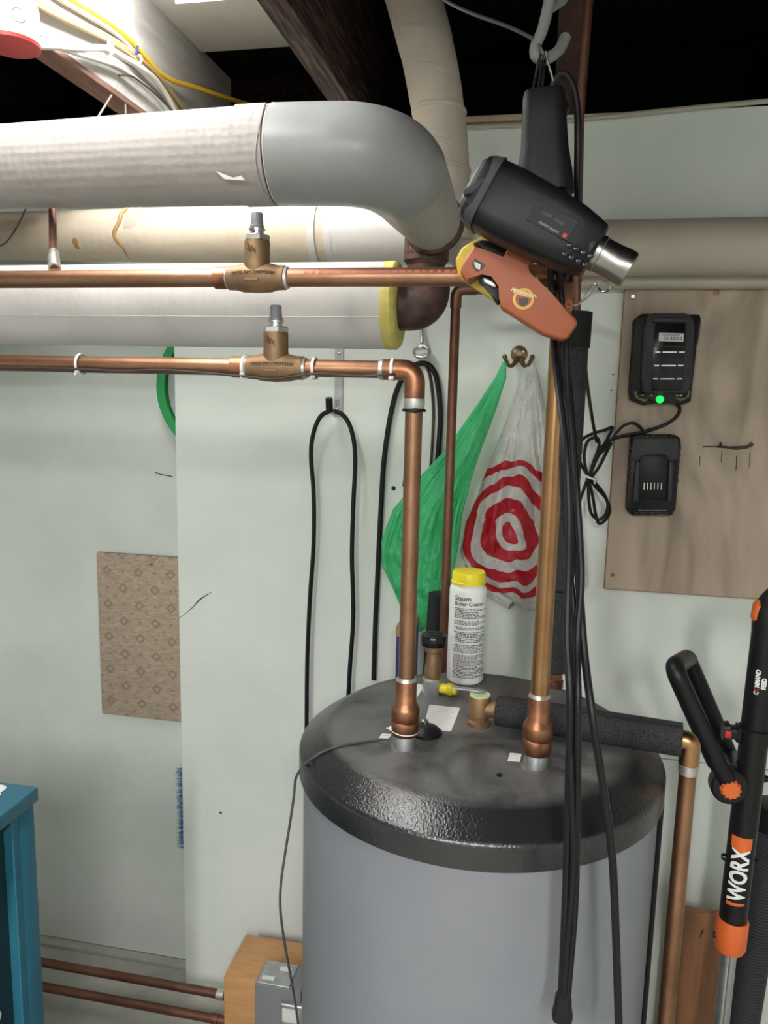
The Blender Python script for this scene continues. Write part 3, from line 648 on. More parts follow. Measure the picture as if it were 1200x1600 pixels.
# pipe along the wall behind
KY = 1.74
ka, kb = atY(0, 369, KY), atY(560, 366, KY)
t3 = thing('wrapped_wall_pipe', (-.7, KY, ka.z-.07), 'yellowed canvas-wrapped pipe behind the copper valves with a cracked tan band', 'pipe')
R0, R1 = .055, .067
x0 = -2.0; x1 = atY(525, 366, KY).x; x2 = atY(640, 366, KY).x
mk('jacket', tube([V((x0, KY, ka.z)), V((ka.x, KY, ka.z)), V((x1, KY, kb.z))], [R0, R0, R1], 48), M['oldcloth'], t3)
mk('elbow_cover', tube([V((x1, KY, kb.z)), V((x2-.05, KY, kb.z)), V((x2+.09, KY, kb.z))], [R1+.002, R1+.002, R1+.0015], 48), M['pvcwhite'], t3)
for xp in (498, 523): mk('tape_band', tube([V((atY(xp, 366, KY).x-.008, KY, kb.z)), V((atY(xp, 366, KY).x+.008, KY, kb.z))], R1+.0028, 40), M['pvcwhite'], t3)
xb = atY(206, 366, KY).x
bm = bmesh.new(); rb = []
for k in range(40):
    a = 2*math.pi*k/40; rb.append(V((xb+.008*math.sin(3*a+1)+.004*math.sin(7*a), KY+math.cos(a)*.0595, ka.z+math.sin(a)*.0595)))
add_tube(bm, rb+[rb[0]], .005, 8, False); mk('cracked_band', bm, M['tan'], t3)
mk('stain_patch', lathe([(.018, -.0015), (.010, .0015), (.001, .002)], V((atY(118, 392, KY-R0).x, KY-.049, ka.z-.031)), (0, -1, -.6), 14), M['tan'], t3)
mk('canvas_patch', tube([V((xb+.012, KY, ka.z)), V((xb+.045, KY, ka.z))], .0602, 40), M['wrapcloth'], t3)
# drab pipe at the right on the wall
dy = 1.80; da = atY(960, 388, dy)
t4 = thing('painted_wall_pipe', (.5, dy, da.z-.06), 'drab beige painted pipe running along the wall above the plywood', 'pipe')
mk('pipe_run', tube([V((-.15, dy, da.z)), V((2.0, dy, da.z))], .0585, 40), M['drabpipe'], t4)
mk('lower_conduit', tube([V((-.02, 1.862, da.z-.058)), V((2.0, 1.862, da.z-.058))], .02, 18), M['drabpipe'], t4)
# wrapped riser
WPY = 1.62
wp = [atY(630, -60, WPY), atY(652, 20, WPY), atY(672, 100, WPY), atY(688, 200, WPY), atY(694, 290, WPY), atY(700, 380, WPY)]
t5 = thing('wrapped_riser', wp[-1]-V((0, 0, .02)), 'cloth-wrapped white pipe rising from the steam elbow to the ceiling', 'pipe')
mk('wrapped_jacket', tube(smooth_path(wp, 8), [.054, .054, .053, .052, .052, .053], 40), M['wrapcloth'], t5)
for i, (px, py, tl) in enumerate(((640, 8, .25), (660, 62, .15), (676, 120, .2), (686, 176, -.1), (691, 232, .15), (693, 268, -.12))):
    c = atY(px, py, WPY); ax = V((.12+tl, .05, 1))
    mk('wrap_edge', torus(c, ax, .0532, .0022, 40, 6, 2.2), M['wrapcloth'], t5)
# pale fuzzy stub beside the iron flange
t6 = thing('lagged_stub', atY(735, 400, 1.66)-V((0, 0, .03)), 'short pale lagged stub beside the iron flange and orange gun', 'pipe')
mk('lagging', tube(smooth_path([atY(706, 330, 1.66), atY(722, 365, 1.66), atY(750, 395, 1.66), atY(800, 400, 1.66)]), .055, 32), M['wrapcloth'], t6)

# ------------------------------------------------------------------ zip ties and the thin wires on the lower run
def ziptie(c, axis, R, label, group, tail=(0, 0, -1), m='zip'):
    t = thing('zip_tie', c-V((0, 0, R+.01)), label, 'zip tie', group)
    mk('strap', torus(c, axis, R+.0012, .0012, 28, 6, 2.0), M[m], t)
    tl = V(tail).normalized(); h = c+tl*(R+.001)
    mk('head', box(h-V((.0035, .003, .003)), h+V((.0035, .003, .003)), .0008, 1), M[m], t, smooth=False)
    mk('tail', tube([h, h+tl*.008+V((0, -.002, 0))], .0014, 6), M[m], t)
    return t
for px, lab in ((127, 'white zip tie on the lower copper pipe, furthest left'), (383, 'white zip tie just left of the lower check valve'), (492, 'white zip tie just right of the lower check valve'), (614, 'white zip tie beside the elbow of the lower copper pipe')):
    ziptie(V((atY(px, 570, LPy).x, LPy, zl)), (1, 0, 0), PR+.0018, lab, 'white zip ties', (0, -.7, -.7))
ziptie(V((LPx, LPy, zl-.055)), (0, 0, 1), PR+.0022, 'black zip tie around the riser just below the lower elbow', None, (.3, -1, 0), 'blackplastic')
ziptie(V((LPx, LPy, TT+.028)), (.06, 0, 1), .0185, 'white zip tie around the base of the left riser on the lid', None, (-1, -.2, .1))
wp_ = [(-20, 574), (60, 575), (126, 577), (190, 580), (250, 578), (320, 583), (383, 588), (430, 592), (492, 584), (560, 588), (614, 585), (632, 592), (641, 640), (638, 700), (630, 760)]
mk('thermostat_wire', tube(smooth_path([atY(x, y, LPy-.0155 if x < 620 else LPy+.045) for x, y in wp_], 6), .0017, 8), M['wire'], label='thin brown wire tied along the underside of the lower copper pipe', cat='wire')
mk('loose_wire', tube(smooth_path([atY(x, y, 1.35) for x, y in ((-8, 388), (10, 378), (28, 352), (44, 318))], 6), .0016, 8), M['wire'], label='short brown wire at far left in front of the yellowed pipe', cat='wire')
def onlid(px, py, off=.0025):
    P_ = [(0, 1.2305), (.228, 1.2305), (.236, 1.2298), (.2415, 1.2275), (.260, 1.2165), (TR-.002, 1.2032), (TR+.003, 1.1965)]
    z = 1.2305
    while z > 1.19:
        p = atZ(px, py, z); r = math.hypot(p.x-TX, p.y-TY); h = 1.19
        for (r0, h0), (r1, h1) in zip(P_, P_[1:]):
            if r0 <= r <= r1: h = h0+(h1-h0)*(r-r0)/(r1-r0)
        if z <= h: return p+V((0, 0, off))
        z -= .0005
    return p
sp = [atZ(606, 1156, TT+.014), onlid(590, 1160, .004), onlid(560, 1163), onlid(530, 1168), onlid(505, 1177), onlid(490, 1187, .003), onlid(478, 1197, .004), atY(463, 1214, 1.085), atY(459, 1245, 1.085), atY(454, 1280, 1.08), atY(446, 1330, 1.07), atY(439, 1380, 1.06), atY(438, 1420, 1.06), atY(444, 1470, 1.07), atY(454, 1525, 1.10), atY(462, 1572, 1.14), atY(466, 1602, 1.16)]
mk('sensor_wire', tube(smooth_path(sp, 8), .0021, 8), M['greywire'], label='thin grey sensor wire looping over the lid edge and down the tank', cat='wire')

# ------------------------------------------------------------------ cleaner bottle on the lid
BO = atZ(726, 1062, TT); BR = .0335
t = thing('cleaner_bottle', (BO.x, BO.y, TT), 'white plastic bottle of boiler cleaner with yellow screw cap on the lid', 'bottle')
bt = mk('bottle_body', lathe([(BR-.004, .0005), (BR-.001, .003), (BR, .007), (BR, .172), (BR-.001, .177), (BR-.005, .181), (BR-.006, .184)], BO, seg=48), M['white'], t)
mk('screw_cap', lathe([(BR-.0045, .184), (BR-.0025, .1845), (BR-.0025, .188), (BR-.0035, .189), (BR-.0035, .203), (BR-.005, .206), (BR-.007, .2065), (.001, .2065)], BO, seg=40), M['yellowcap'], t)
va = math.atan2(-BO.y, -BO.x) + .28       # print faces the room, turned a little to the right
def wrapbottle(zo, xo):
    def f(q):
        R = BR+.0003+max(q.z, 0)*.5; a = va + (q.x+xo)/BR
        return V((BO.x+math.cos(a)*R, BO.y+math.sin(a)*R, BO.z+zo+q.y))
    return f
text('print', 'Steam', .0125, BO, (1, 0, 0), (0, 0, 1), M['ink'], bt, bold=.0002, depth=.0002, wrap=wrapbottle(.158, -.034))
text('print', 'Boiler Cleaner', .0098, BO, (1, 0, 0), (0, 0, 1), M['ink'], bt, bold=.0002, depth=.0002, wrap=wrapbottle(.149, -.034))
bm = bmesh.new()
z = .143
for ln in range(46):
    if z < .014: break
    fine = z < .072
    h = .0014 if fine else .0016
    xx = -.034 + (0 if ln % 6 else 0) + (.004 if 10 < ln < 22 and ln % 4 else 0); end = .033 - random.choice((0, 0, .004, .02))
    while xx < end:
        wd = random.uniform(.002, .007); a0 = va+xx/BR; a1 = va+min(xx+wd, end)/BR
        R = BR+.0003
        bm.faces.new([bm.verts.new((BO.x+math.cos(a)*R, BO.y+math.sin(a)*R, BO.z+zz_)) for a, zz_ in ((a0, z), (a1, z), (a1, z+h), (a0, z+h))])
        xx += wd+.0011
    z -= (.0026 if fine else .0029) + (.003 if ln in (6, 9, 11, 18, 24) else 0)
mk('fine_print', bm, M['ink'], bt, smooth=False)
# silver clip lying across the outlet cap
c0, c1 = atZ(722, 1086, TT+.040), atZ(752, 1075, TT+.056)
ax = (c1-c0).normalized(); sd = V((0, 0, 1)).cross(ax).normalized(); c1 = c1+ax*.006
t = thing('metal_clip', (CP.x-.01, CP.y, TT+.0525), 'small silver metal bracket lying on the green outlet cap', 'bracket')
zc0, zc1 = TT+.0535, TT+.055
ca = V((CP.x-.045, CP.y+.012, zc0)); cb_ = V((CP.x+.005, CP.y+.004, zc1)); ax = (cb_-ca).normalized(); sd = V((0, 0, 1)).cross(ax).normalized()
bm = poly([ca-sd*.0055, cb_-sd*.0055, cb_+ax*.003, cb_+sd*.0055, ca+sd*.0055], .0016, .0003, 1, (0, 0, 1)); mk('strip', bm, M['galv'], t, smooth=False)
for f_ in (.25, .75): mk('hole', lathe([(.0016, .0014), (.0016, .0019), (.0004, .0019)], ca.lerp(cb_, f_), seg=10), M['blackplastic'], t)

# ------------------------------------------------------------------ wall hooks, cords and bags
ch = atY(811, 556, WY)
t = thing('coat_hook', ch-V((0, 0, .03)), 'small aged brass double coat hook holding the two plastic bags', 'hook')
mk('back_plate', lathe([(.020, 0), (.020, .003), (.016, .006), (.001, .007)], ch+V((0, 0, .004)), (0, -1, 0), 24), M['brass'], t)
for s in (-1, 1):
    mk('prong', tube(smooth_path([ch+V((s*.004, -.004, -.004)), ch+V((s*.012, -.02, -.022)), ch+V((s*.022, -.036, -.024)), ch+V((s*.031, -.046, -.008))], 6), [.006, .005, .0045, .0045], 10), M['brass'], t)
    mk('ball_tip', lathe([(.001, -.0065), (.0046, -.0046), (.0065, 0), (.0046, .0046), (.001, .0065)], ch+V((s*.0315, -.0465, -.005)), seg=14), M['brass'], t)
    mk('screw', lathe([(.003, 0), (.003, .002), (.001, .0025)], ch+V((s*.010, -.0055, .010)), (0, -1, 0), 10), M['steel'], t)
def bag(name, rows, m, label, Yc, thick, seed, folds=9, amp=.10):
    """closed film sack lofted from gathered neck to base; folds fan out from the neck"""
    rnd = random.Random(seed); ph = [rnd.uniform(0, 6.28) for _ in range(6)]
    R = []
    from mathutils import noise
    K = 7
    for i in range(len(rows)-1):
        for k in range(K):
            f = k/K; R.append([rows[i][j]*(1-f)+rows[i+1][j]*f for j in range(4)])
    R.append(list(rows[-1])); n = 150; rings = []
    for i, (y, xa, xb, th) in enumerate(R):
        A, B_ = atY(xa, y, Yc), atY(xb, y, Yc); c = (A+B_)/2; hw = (B_.x-A.x)/2; ht = thick*th; v = i/(len(R)-1)
        ring = []
        for k in range(n):
            a = 2*math.pi*k/n
            ca_, sa = math.cos(a), math.sin(a)
            fa = amp*(.5+.5*math.sin(math.pi*min(v*1.3, 1)))
            wv = fa*(.55*math.sin(folds*a+ph[0]+1.1*v) + .35*math.sin((folds*2+1)*a+ph[1]-2*v) + .3*math.sin(4*a+ph[2]+5*v))
            # creases fan from the neck: noise over angle and a slow change along the fall
            q = V((4.2*ca_+seed, 2.2*(1 if sa > 0 else -1), v*3.0))
            cr = (abs(noise.noise(q*1.1)) + .55*abs(noise.noise(q*2.3+V((7, 3, 1)))) - .35)
            q2 = V((c.x*24+ca_*hw*30+seed, sa, c.z*22))
            cr2 = abs(noise.noise(q2))-.25
            env = (1-abs(ca_)**5)*(.35+.65*min(1, v*2.2))
            dy_ = ht*sa + ht*wv*1.8*env - math.copysign(1, sa)*(.026*cr*th+.012*cr2*th**.5)*env
            px_ = c.x + hw*math.copysign(abs(ca_)**.8, ca_)*(1+.03*noise.noise(V((v*9, seed, sa))))
            ring.append(V((px_, min(Yc + dy_, WY-.003), c.z + .010*math.sin(3*a+ph[4]+4*v)*v)))
        rings.append(ring)
    bm = bmesh.new(); add_loft(bm, rings)
    return mk(name, bm, m, label=label, cat='bag', angle=70)
M['greenfilm'] = film('green_film', (.115, .70, .33), alpha=.22)
green = [(566, 785, 791, .05), (590, 774, 791, .14), (640, 741, 775, .3), (700, 700, 752, .5), (750, 655, 735, .75), (800, 614, 722, .95), (850, 596, 716, 1.0), (885, 597, 711, 1.0), (915, 613, 704, .9), (945, 626, 694, .7), (968, 630, 680, .45), (980, 638, 662, .2)]
bag('plastic_bag', green, M['greenfilm'], 'green translucent plastic bag hanging from the left hook prong', WY-.062, .040, 3, 7, .16)
white = [(560, 827, 833, .05), (590, 815, 840, .16), (640, 798, 850, .3), (700, 775, 862, .5), (760, 752, 880, .7), (820, 730, 898, .9), (860, 721, 910, 1.0), (890, 728, 917, .95), (915, 742, 916, .8), (935, 768, 890, .5), (948, 795, 855, .2)]
wa, wb2 = atY(721, 948, WY-.045), atY(917, 948, WY-.045)
bc = atY(800, 828, WY-.045)
zb = atY(800, 948, WY-.045).z - .006
M['whitefilm'] = film('white_film', (.82, .82, .79), ((bc.x-(wa.x+wb2.x)/2, bc.z-zb), (.018, .037, .075, .106, .132, .152, .170), .84, (.62, .018, .035)), alpha=.07)
bag('plastic_bag', white, M['whitefilm'], 'white plastic bag with a red bullseye print hanging from the right prong', WY-.036, .030, 5, 9, .14)

hk = atY(530, 600, WY)
t = thing('cord_hook', atY(527, 652, WY), 'galvanised strip hook with black tip holding a looped cord', 'hook')
a, b = atY(531, 540, WY-.002), atY(528, 652, WY-.002)
bm = box(V((hk.x-.011, WY-.004, b.z)), V((hk.x+.011, WY-.0005, a.z)), .0008, 1); mk('strip', bm, M['galv'], t, smooth=False)
mk('rivet', lathe([(.004, 0), (.004, .002), (.001, .003)], V((hk.x, WY-.004, a.z-.02)), (0, -1, 0), 12), M['steel'], t)
p0 = atY(528, 640, WY-.004); p1 = atY(517, 634, WY-.05); p2 = atY(515, 624, WY-.058)
mk('peg', tube(smooth_path([V((hk.x, WY-.004, p0.z)), atY(522, 645, WY-.03), atY(515, 640, WY-.052)]), .0065, 10), M['galv'], t)
mk('rubber_tip', tube([atY(515, 643, WY-.05), atY(514, 622, WY-.06)], [.0095, .009], 12), M['rubber'], t)
def cord(name, pts, Y, r, label, cat='cord', m='rubber', n=8, seg=10, group=None):
    pp = [atY(p[0], p[1], p[2] if len(p) > 2 else Y) for p in pts]
    return mk(name, tube(smooth_path(pp, n), r, seg), M[m], label=label, cat=cat, group=group)
cord('looped_cord', [(479, 1150), (480, 1040), (484, 940), (490, 850), (490, 770), (486, 715), (489, 680), (500, 652), (516, 643), (535, 648), (549, 672), (555, 715), (552, 790), (550, 870), (552, 960), (547, 1040), (543, 1110)], WY-.035, .0058, 'black cord looped over the black-tipped strip hook on the wall')
# pulley ring with doubled cords behind the left riser
pr = atY(659, 550, WY-.03)
t = thing('ring_hook', pr-V((0, 0, .04)), 'silver swivel snap hook hanging on the wall behind the elbow', 'hook')
mk('shank', tube([atY(657, 500, WY-.004), atY(659, 520, WY-.02), atY(660, 536, WY-.03)], .0045, 10), M['galv'], t)
bm = bmesh.new(); a_, u_, v_ = frame((.2, 1, 0)); rp = [pr+u_*.013*math.cos(k*math.pi/12)+v_*.020*math.sin(k*math.pi/12) for k in range(25)]
add_tube(bm, rp, .0038, 8, False); mk('ring', bm, M['steel'], t)
mk('pulley_wheel', lathe([(.009, -.003), (.009, .003), (.003, .004)], pr+V((0, -.004, .006)), (0, -1, 0), 18), M['chrome'], t)
cord('extension_cord', [(584, 1062), (586, 990), (590, 900), (595, 800), (600, 720), (610, 650), (622, 605), (640, 578), (655, 568), (672, 572), (683, 595), (688, 650), (684, 720), (680, 800)], WY-.011, .0066, 'thick black cord over the silver snap hook, hanging behind the left riser')
cord('bell_wire', [(664, 566), (672, 590), (677, 640), (675, 700), (670, 760)], WY-.005, .0035, 'thin dark cord hanging from the silver snap hook beside the thick cord', m='wire')
# things standing behind the tank
t = thing('blue_carton', (atY(632, 1060, 1.72).x, 1.72, .0), 'tall blue carton with brown edge standing between tank and wall', 'carton')
ca, cb = atY(619, 1000, 1.70), atY(652, 990, 1.70)
mk('carton_body', box((ca.x, 1.70, .002), (ca.x+.035, 1.82, atY(632, 988, 1.70).z), .002, 1), M['bluebox'], t, smooth=False)
mk('carton_flap', box((ca.x-.001, 1.699, atY(632, 988, 1.70).z-.012), (ca.x+.036, 1.821, atY(632, 980, 1.70).z), .001, 1), M['kraft'], t, smooth=False)
fa, fb = atY(648, 930, 1.66), atY(700, 1060, 1.66)
rings = []
for k in range(14):
    v = k/13; z = .002 + (fa.z-.002)*v; wdt = .045*(1-.35*v**3)
    rings.append([V(((fa.x+fb.x)/2+.018+wdt*math.cos(a)*(1+.12*math.sin(5*a+v*6)), 1.69+.03*math.sin(a)*(1+.15*math.sin(7*a+3*v)), z)) for a in (2*math.pi*q/32 for q in range(32))])
bm = bmesh.new(); add_loft(bm, rings); mk('folded_bag', bm, M['blackcloth'], label='black fabric bag standing behind the tank next to the thin pipe', cat='bag')

# ------------------------------------------------------------------ plywood board with chargers
BX0, BZ1, BZ0 = .182, atY(985, 428, WY-.018).z, atY(942, 920, WY-.018).z
BYf = WY-.018
t = thing('plywood_board', (.5, WY-.009, BZ0), 'weathered plywood sheet screwed to the wall, carrying two chargers', 'board')
mk('sheet', box((BX0+.0015, BYf, BZ0+.0015), (.84, WY-.0005, BZ1), .0005, 1), M['ply'], t, smooth=False)
mk('edge_ply', box((BX0, BYf+.001, BZ0+.0015), (BX0+.0016, WY-.0005, BZ1), 0), M['plyedge'], t, smooth=False)
mk('edge_ply', box((BX0, BYf+.001, BZ0), (.84, WY-.0005, BZ0+.0016), 0), M['plyedge'], t, smooth=False)
for x, y, nm in ((989, 463, 'screw'), (957, 898, 'screw')):
    p = atY(x, y, BYf); mk(nm, lathe([(.0045, 0), (.0045, .001), (.003, .0014), (.0012, .0008), (.0005, .0008)], p, (0, -1, 0), 14), M['brass' if y > 800 else 'chrome'], t)
p = atY(1119, 457, BYf); mk('knot', lathe([(.0075, 0), (.0065, .0006), (.003, .0007), (.0005, .0003)], p, (0, -1, 0), 14), M['plyedge'], t)
bm = bmesh.new()
add_tube(bm, smooth_path([atY(x, y, BYf-.005) for x, y in ((1098, 698), (1125, 698), (1150, 700), (1168, 698), (1176, 693))]), [.0015, .0025, .004, .0035, .0045], 8)
add_tube(bm, [atY(1127, 697, BYf-.005), atY(1126, 692, BYf-.014)], .0025, 8)
mk('screw_hook', bm, M['iron'], label='rusty screw-in hook lying sideways on the plywood', cat='hook')
for x, y0, y1 in ((1094, 712, 728), (1128, 705, 722), (1151, 712, 735), (1172, 708, 730)):
    mk('pencil_mark', tube([atY(x, y0, BYf-.0004), atY(x-1, y1, BYf-.0004)], .0009, 6), M['greyplastic'], t)

def bq(px, py, Y=BYf): return atY(px, py, Y)
def pl(pp, Y, thick, bev=.002): return pxpoly(pp, Y, thick, bev)
# upper charger with battery and green light
t = thing('battery_charger', bq(1030, 636)-V((0, .03, 0)), 'upper charger on the plywood with battery docked and green light on', 'charger')
mk('charger_base', pl([(1002, 490), (1094, 491), (1096, 500), (1091, 535), (1085, 548), (1082, 600), (1080, 628), (1062, 634), (1046, 628), (1022, 628), (1006, 634), (985, 625), (983, 605), (988, 590), (990, 500)], BYf-.030, .029, .004), M['blackplastic'], t)
b = mk('battery_pack', pl([(1013, 492), (1022, 489), (1072, 489), (1082, 495), (1086, 510), (1081, 590), (1074, 615), (1005, 615), (1003, 590), (1006, 515)], BYf-.062, .033, .005), M['greyplastic'], t)
mk('center_panel', pl([(1024, 505), (1072, 505), (1070, 560), (1066, 610), (1018, 610), (1020, 560)], BYf-.065, .004, .0012), M['glossblack'], b)
for sx, xa, xb in ((0, 1010, 1016), (1, 1078, 1083)):
    pass
for k in range(8):
    yy = 543+k*6
    mk('vent_slot', pl([(1010-k*.4, yy), (1017-k*.4, yy+.5), (1017-k*.4, yy+2.5), (1010-k*.4, yy+2)], BYf-.0628, .003, .0002), M['blackplastic'], b, smooth=False)
    mk('vent_slot', pl([(1076-k*.5, yy), (1083-k*.5, yy+.5), (1083-k*.5, yy+2.5), (1076-k*.5, yy+2)], BYf-.0628, .003, .0002), M['blackplastic'], b, smooth=False)
for yy in (550, 571, 592):
    o = (yy-550)*.09
    for xa, xb in ((1024, 1032), (1035, 1058), (1061, 1070)):
        mk('grip_rib', pl([(xa-o, yy-1), (xb-o, yy-1), (xb-o, yy+1.2), (xa-o, yy+1.2)], BYf-.0665, .003, .0003), M['galv'], b, smooth=False)
    mk('grip_line', pl([(1022-o, yy-9), (1070-o, yy-9), (1070-o, yy-7.8), (1022-o, yy-7.8)], BYf-.0658, .002, .0002), M['greyplastic'], b, smooth=False)
lb = mk('barcode_label', pl([(1030, 520), (1069, 521), (1068, 534), (1029, 533)], BYf-.0658, .002, .0002), M['paper'], b, smooth=False)
bm = bmesh.new()
for k in range(15):
    x = 1037+k*1.95; w_ = random.uniform(.5, 1.3); add_poly(bm, [bq(px, py, BYf-.0660) for px, py in ((x, 526), (x+w_, 526), (x+w_, 532), (x, 532))], .0004)
add_poly(bm, [bq(px, py, BYf-.0660) for px, py in ((1035, 522.5), (1062, 523.2), (1062, 524.2), (1035, 523.5))], .0004)
mk('barcode', bm, M['ink'], lb, smooth=False)
mk('latch_bar', pl([(1020, 497), (1074, 497), (1075, 503), (1019, 503)], BYf-.069, .008, .0015), M['greyplastic'], b)
for pp in ([(990, 612), (994, 611), (998, 618), (1008, 624), (1014, 620), (1016, 623), (1007, 628), (994, 622)], [(1076, 609), (1079, 611), (1076, 621), (1064, 627), (1052, 621), (1054, 618), (1065, 623), (1073, 618)]):
    mk('lime_trim', pl(pp, BYf-.034, .006, .0006), M['lime'], t)
mk('shelf_lip', pl([(996, 614), (1076, 614), (1072, 622), (1052, 620), (1044, 628), (1018, 628), (1012, 620), (1000, 622)], BYf-.050, .022, .002), M['blackplastic'], t)
ld = bq(1031, 624, BYf-.050)
mk('green_light', lathe([(.0085, 0), (.0078, .002), (.004, .0035), (.001, .004)], ld, (0, -1, 0), 20), M['led'], t)
for x in (1002, 1016, 1056, 1062): mk('status_icon', pl([(x, 617), (x+4, 617), (x+4, 619), (x, 619)], BYf-.0512, .001), M['whiteprint' if x == 1062 else 'greyprint'], t, smooth=False)
mk('power_cord', tube(smooth_path([bq(1056, 630, BYf-.016), bq(1062, 638, BYf-.016), bq(1058, 650, BYf-.014), bq(1040, 663, BYf-.012), bq(1005, 675, BYf-.012), bq(975, 681, BYf-.012), bq(955, 687, BYf-.012), bq(938, 700, BYf-.012)]), .0040, 10), M['rubber'], t)
# lower empty charger
t = thing('battery_charger', bq(1020, 806)-V((0, .03, 0)), 'lower empty black charger on the plywood with exposed contacts', 'charger')
mk('charger_base', pl([(986, 682), (996, 679), (1054, 679), (1063, 684), (1064, 695), (1056, 795), (1050, 806), (988, 806), (979, 798), (979, 790)], BYf-.030, .029, .004), M['blackplastic'], t)
mk('upper_shell', pl([(990, 685), (1060, 685), (1060, 718), (1043, 722), (1040, 708), (1008, 708), (1004, 722), (984, 720)], BYf-.0335, .006, .0015), M['greyplastic'], t)
mk('cradle', pl([(1004, 712), (1043, 712), (1045, 720), (1044, 780), (994, 780), (999, 720)], BYf-.039, .010, .002), M['blackplastic'], t)
mk('cradle_rail', pl([(994, 722), (1000, 722), (997, 783), (989, 783)], BYf-.046, .014, .0015), M['greyplastic'], t)
mk('cradle_rail', pl([(1046, 722), (1052, 722), (1049, 783), (1043, 783)], BYf-.046, .014, .0015), M['greyplastic'], t)
for k in range(6):
    x = 1006+k*5.4; mk('contact', pl([(x, 754), (x+1.1, 754), (x+.6, 765), (x-.5, 765)], BYf-.0415, .004, .0001), M['chrome'], t, smooth=False)
for k in range(6):
    x = 1000+k*9.5; mk('top_vent', pl([(x, 679.5), (x+4, 679.5), (x+3, 684), (x+1, 684)], BYf-.0315, .006, .0006), M['glossblack'], t, smooth=False)
for k in range(6):
    y = 698+k*10
    mk('side_vent', pl([(985-k*.8, y), (990-k*.8, y), (990-k*.8, y+5), (985-k*.8, y+5)], BYf-.0315, .005, .0006), M['glossblack'], t, smooth=False)
    mk('side_vent', pl([(1059-k*.8, y), (1064-k*.8, y), (1064-k*.8, y+5), (1059-k*.8, y+5)], BYf-.0315, .005, .0006), M['glossblack'], t, smooth=False)
bm = bmesh.new()
for r_, y in enumerate((797, 801, 804)):
    x = 990
    while x < 1042:
        wd = random.uniform(1, 3.4)
        if not 1011 < x < 1013 and random.random() < .75: add_poly(bm, [bq(px, py, BYf-.0304) for px, py in ((x, y), (x+wd, y), (x+wd, y+1.1), (x, y+1.1))], .0006)
        x += wd+1.2
mk('print', bm, M['greyprint'], t, smooth=False)
mk('power_cord', tube(smooth_path([bq(1010, 684, BYf-.014), bq(1003, 670, BYf-.012), bq(990, 661, BYf-.012), bq(975, 665, BYf-.012), bq(962, 678, BYf-.014), bq(948, 696, BYf-.016), bq(932, 716, BYf-.02)]), .0030, 10), M['rubber'], t)
# tied bundle of charger cord
t = thing('cord_bundle', bq(935, 818, WY-.03), 'bundle of black charger cord tied with white string beside the plywood', 'cord')
loops = [[(920, 745), (906, 720), (908, 690), (925, 678), (945, 672), (957, 668), (950, 684), (935, 712), (921, 744)],
         [(922, 744), (932, 715), (948, 700), (955, 692), (948, 706), (937, 728), (924, 746)],
         [(918, 746), (913, 715), (918, 690), (932, 684), (936, 696), (928, 720), (920, 744)],
         [(920, 744), (930, 760), (946, 778), (953, 796), (948, 810), (936, 818), (930, 800), (926, 775), (919, 748)],
         [(922, 746), (938, 764), (949, 784), (947, 802), (936, 812), (924, 802), (920, 780), (919, 750)],
         [(919, 746), (912, 765), (904, 790), (902, 820), (906, 850), (909, 900)]]
for k, lp in enumerate(loops):
    mk('cord_loop', tube(smooth_path([bq(x, y, WY-.052-.005*k) for x, y in lp], 8), .0037, 8), M['rubber'], t)
tq = bq(920, 745, WY-.066)
mk('tie', torus(tq, (.35, 0, 1), .0185, .0028, 24, 6), M['zip'], t)
mk('tie_end', tube([tq+V((.012, -.012, -.004)), tq+V((.013, -.018, -.014))], .0022, 6), M['zip'], t)

# ------------------------------------------------------------------ heat gun hanging from the joist
HY = .93
hb = atY(850, 300, HY)
t = thing('heat_gun', hb-V((0, 0, .09)), 'black heat gun with steel nozzle hanging by its cord from the joist hook', 'heat gun')
def loft_axis(A, B, prof, e=4.0, asp=1.0, n=28):
    """prof: (t along A-B, half height, half depth)"""
    d = (B-A); a = d.normalized(); u = V((0, 1, 0)).cross(a).normalized(); v = V((0, 1, 0))
    bm = bmesh.new(); add_loft(bm, [superring(A+d*s, u, v, h, dp, e, n) for s, h, dp in prof]); return bm
A, B = atY(742, 296, HY), atY(930, 394, HY)
mk('motor_housing', loft_axis(A, B, [(0, .030, .026), (.012, .036, .031), (.06, .0395, .034), (.30, .0405, .036), (.62, .0385, .036), (.80, .0355, .034), (.90, .0325, .031), (.985, .0295, .027), (1.0, .0265, .024)], 4.2), M['blackplastic'], t)
mk('rear_flap', pxpoly([(723, 296), (757, 274), (760, 280), (752, 290), (738, 302), (724, 305)], HY-.034, .012, .002), M['greyplastic'], t)
mk('rear_cap', loft_axis(atY(735, 292, HY), atY(765, 308, HY), [(0, .022, .02), (.15, .031, .028), (.6, .0385, .0335), (1, .0412, .0365)], 5), M['greyplastic'], t)
ax = (B-A).normalized(); up_ = V((0, 1, 0)).cross(ax).normalized()
if up_.z < 0: up_ = -up_
N0, N1 = B-ax*.004, atY(986, 419, HY)
nz = (N1-N0).length
mk('nozzle', lathe([(.0205, 0), (.0205, nz*.20), (.0196, nz*.22), (.0196, nz*.66), (.0202, nz*.70), (.0202, nz*.96), (.0188, nz), (.0165, nz), (.016, nz*.85), (.001, nz*.84)], N0, ax, 36), M['steel'], t)
mk('front_guard', lathe([(.026, -.02), (.029, -.014), (.029, -.004), (.024, 0)], B, ax, 32), M['blackplastic'], t)
lab0 = A.lerp(B, .66)
def onside(u, v): return lab0 + ax*u + up_*v + V((0, -.0362, 0))
o = mk('rating_plate', poly([onside(-.030, .014), onside(.022, .014), onside(.022, -.010), onside(-.030, -.010)], .002, .0004, 1), M['rubber'], t, smooth=False)
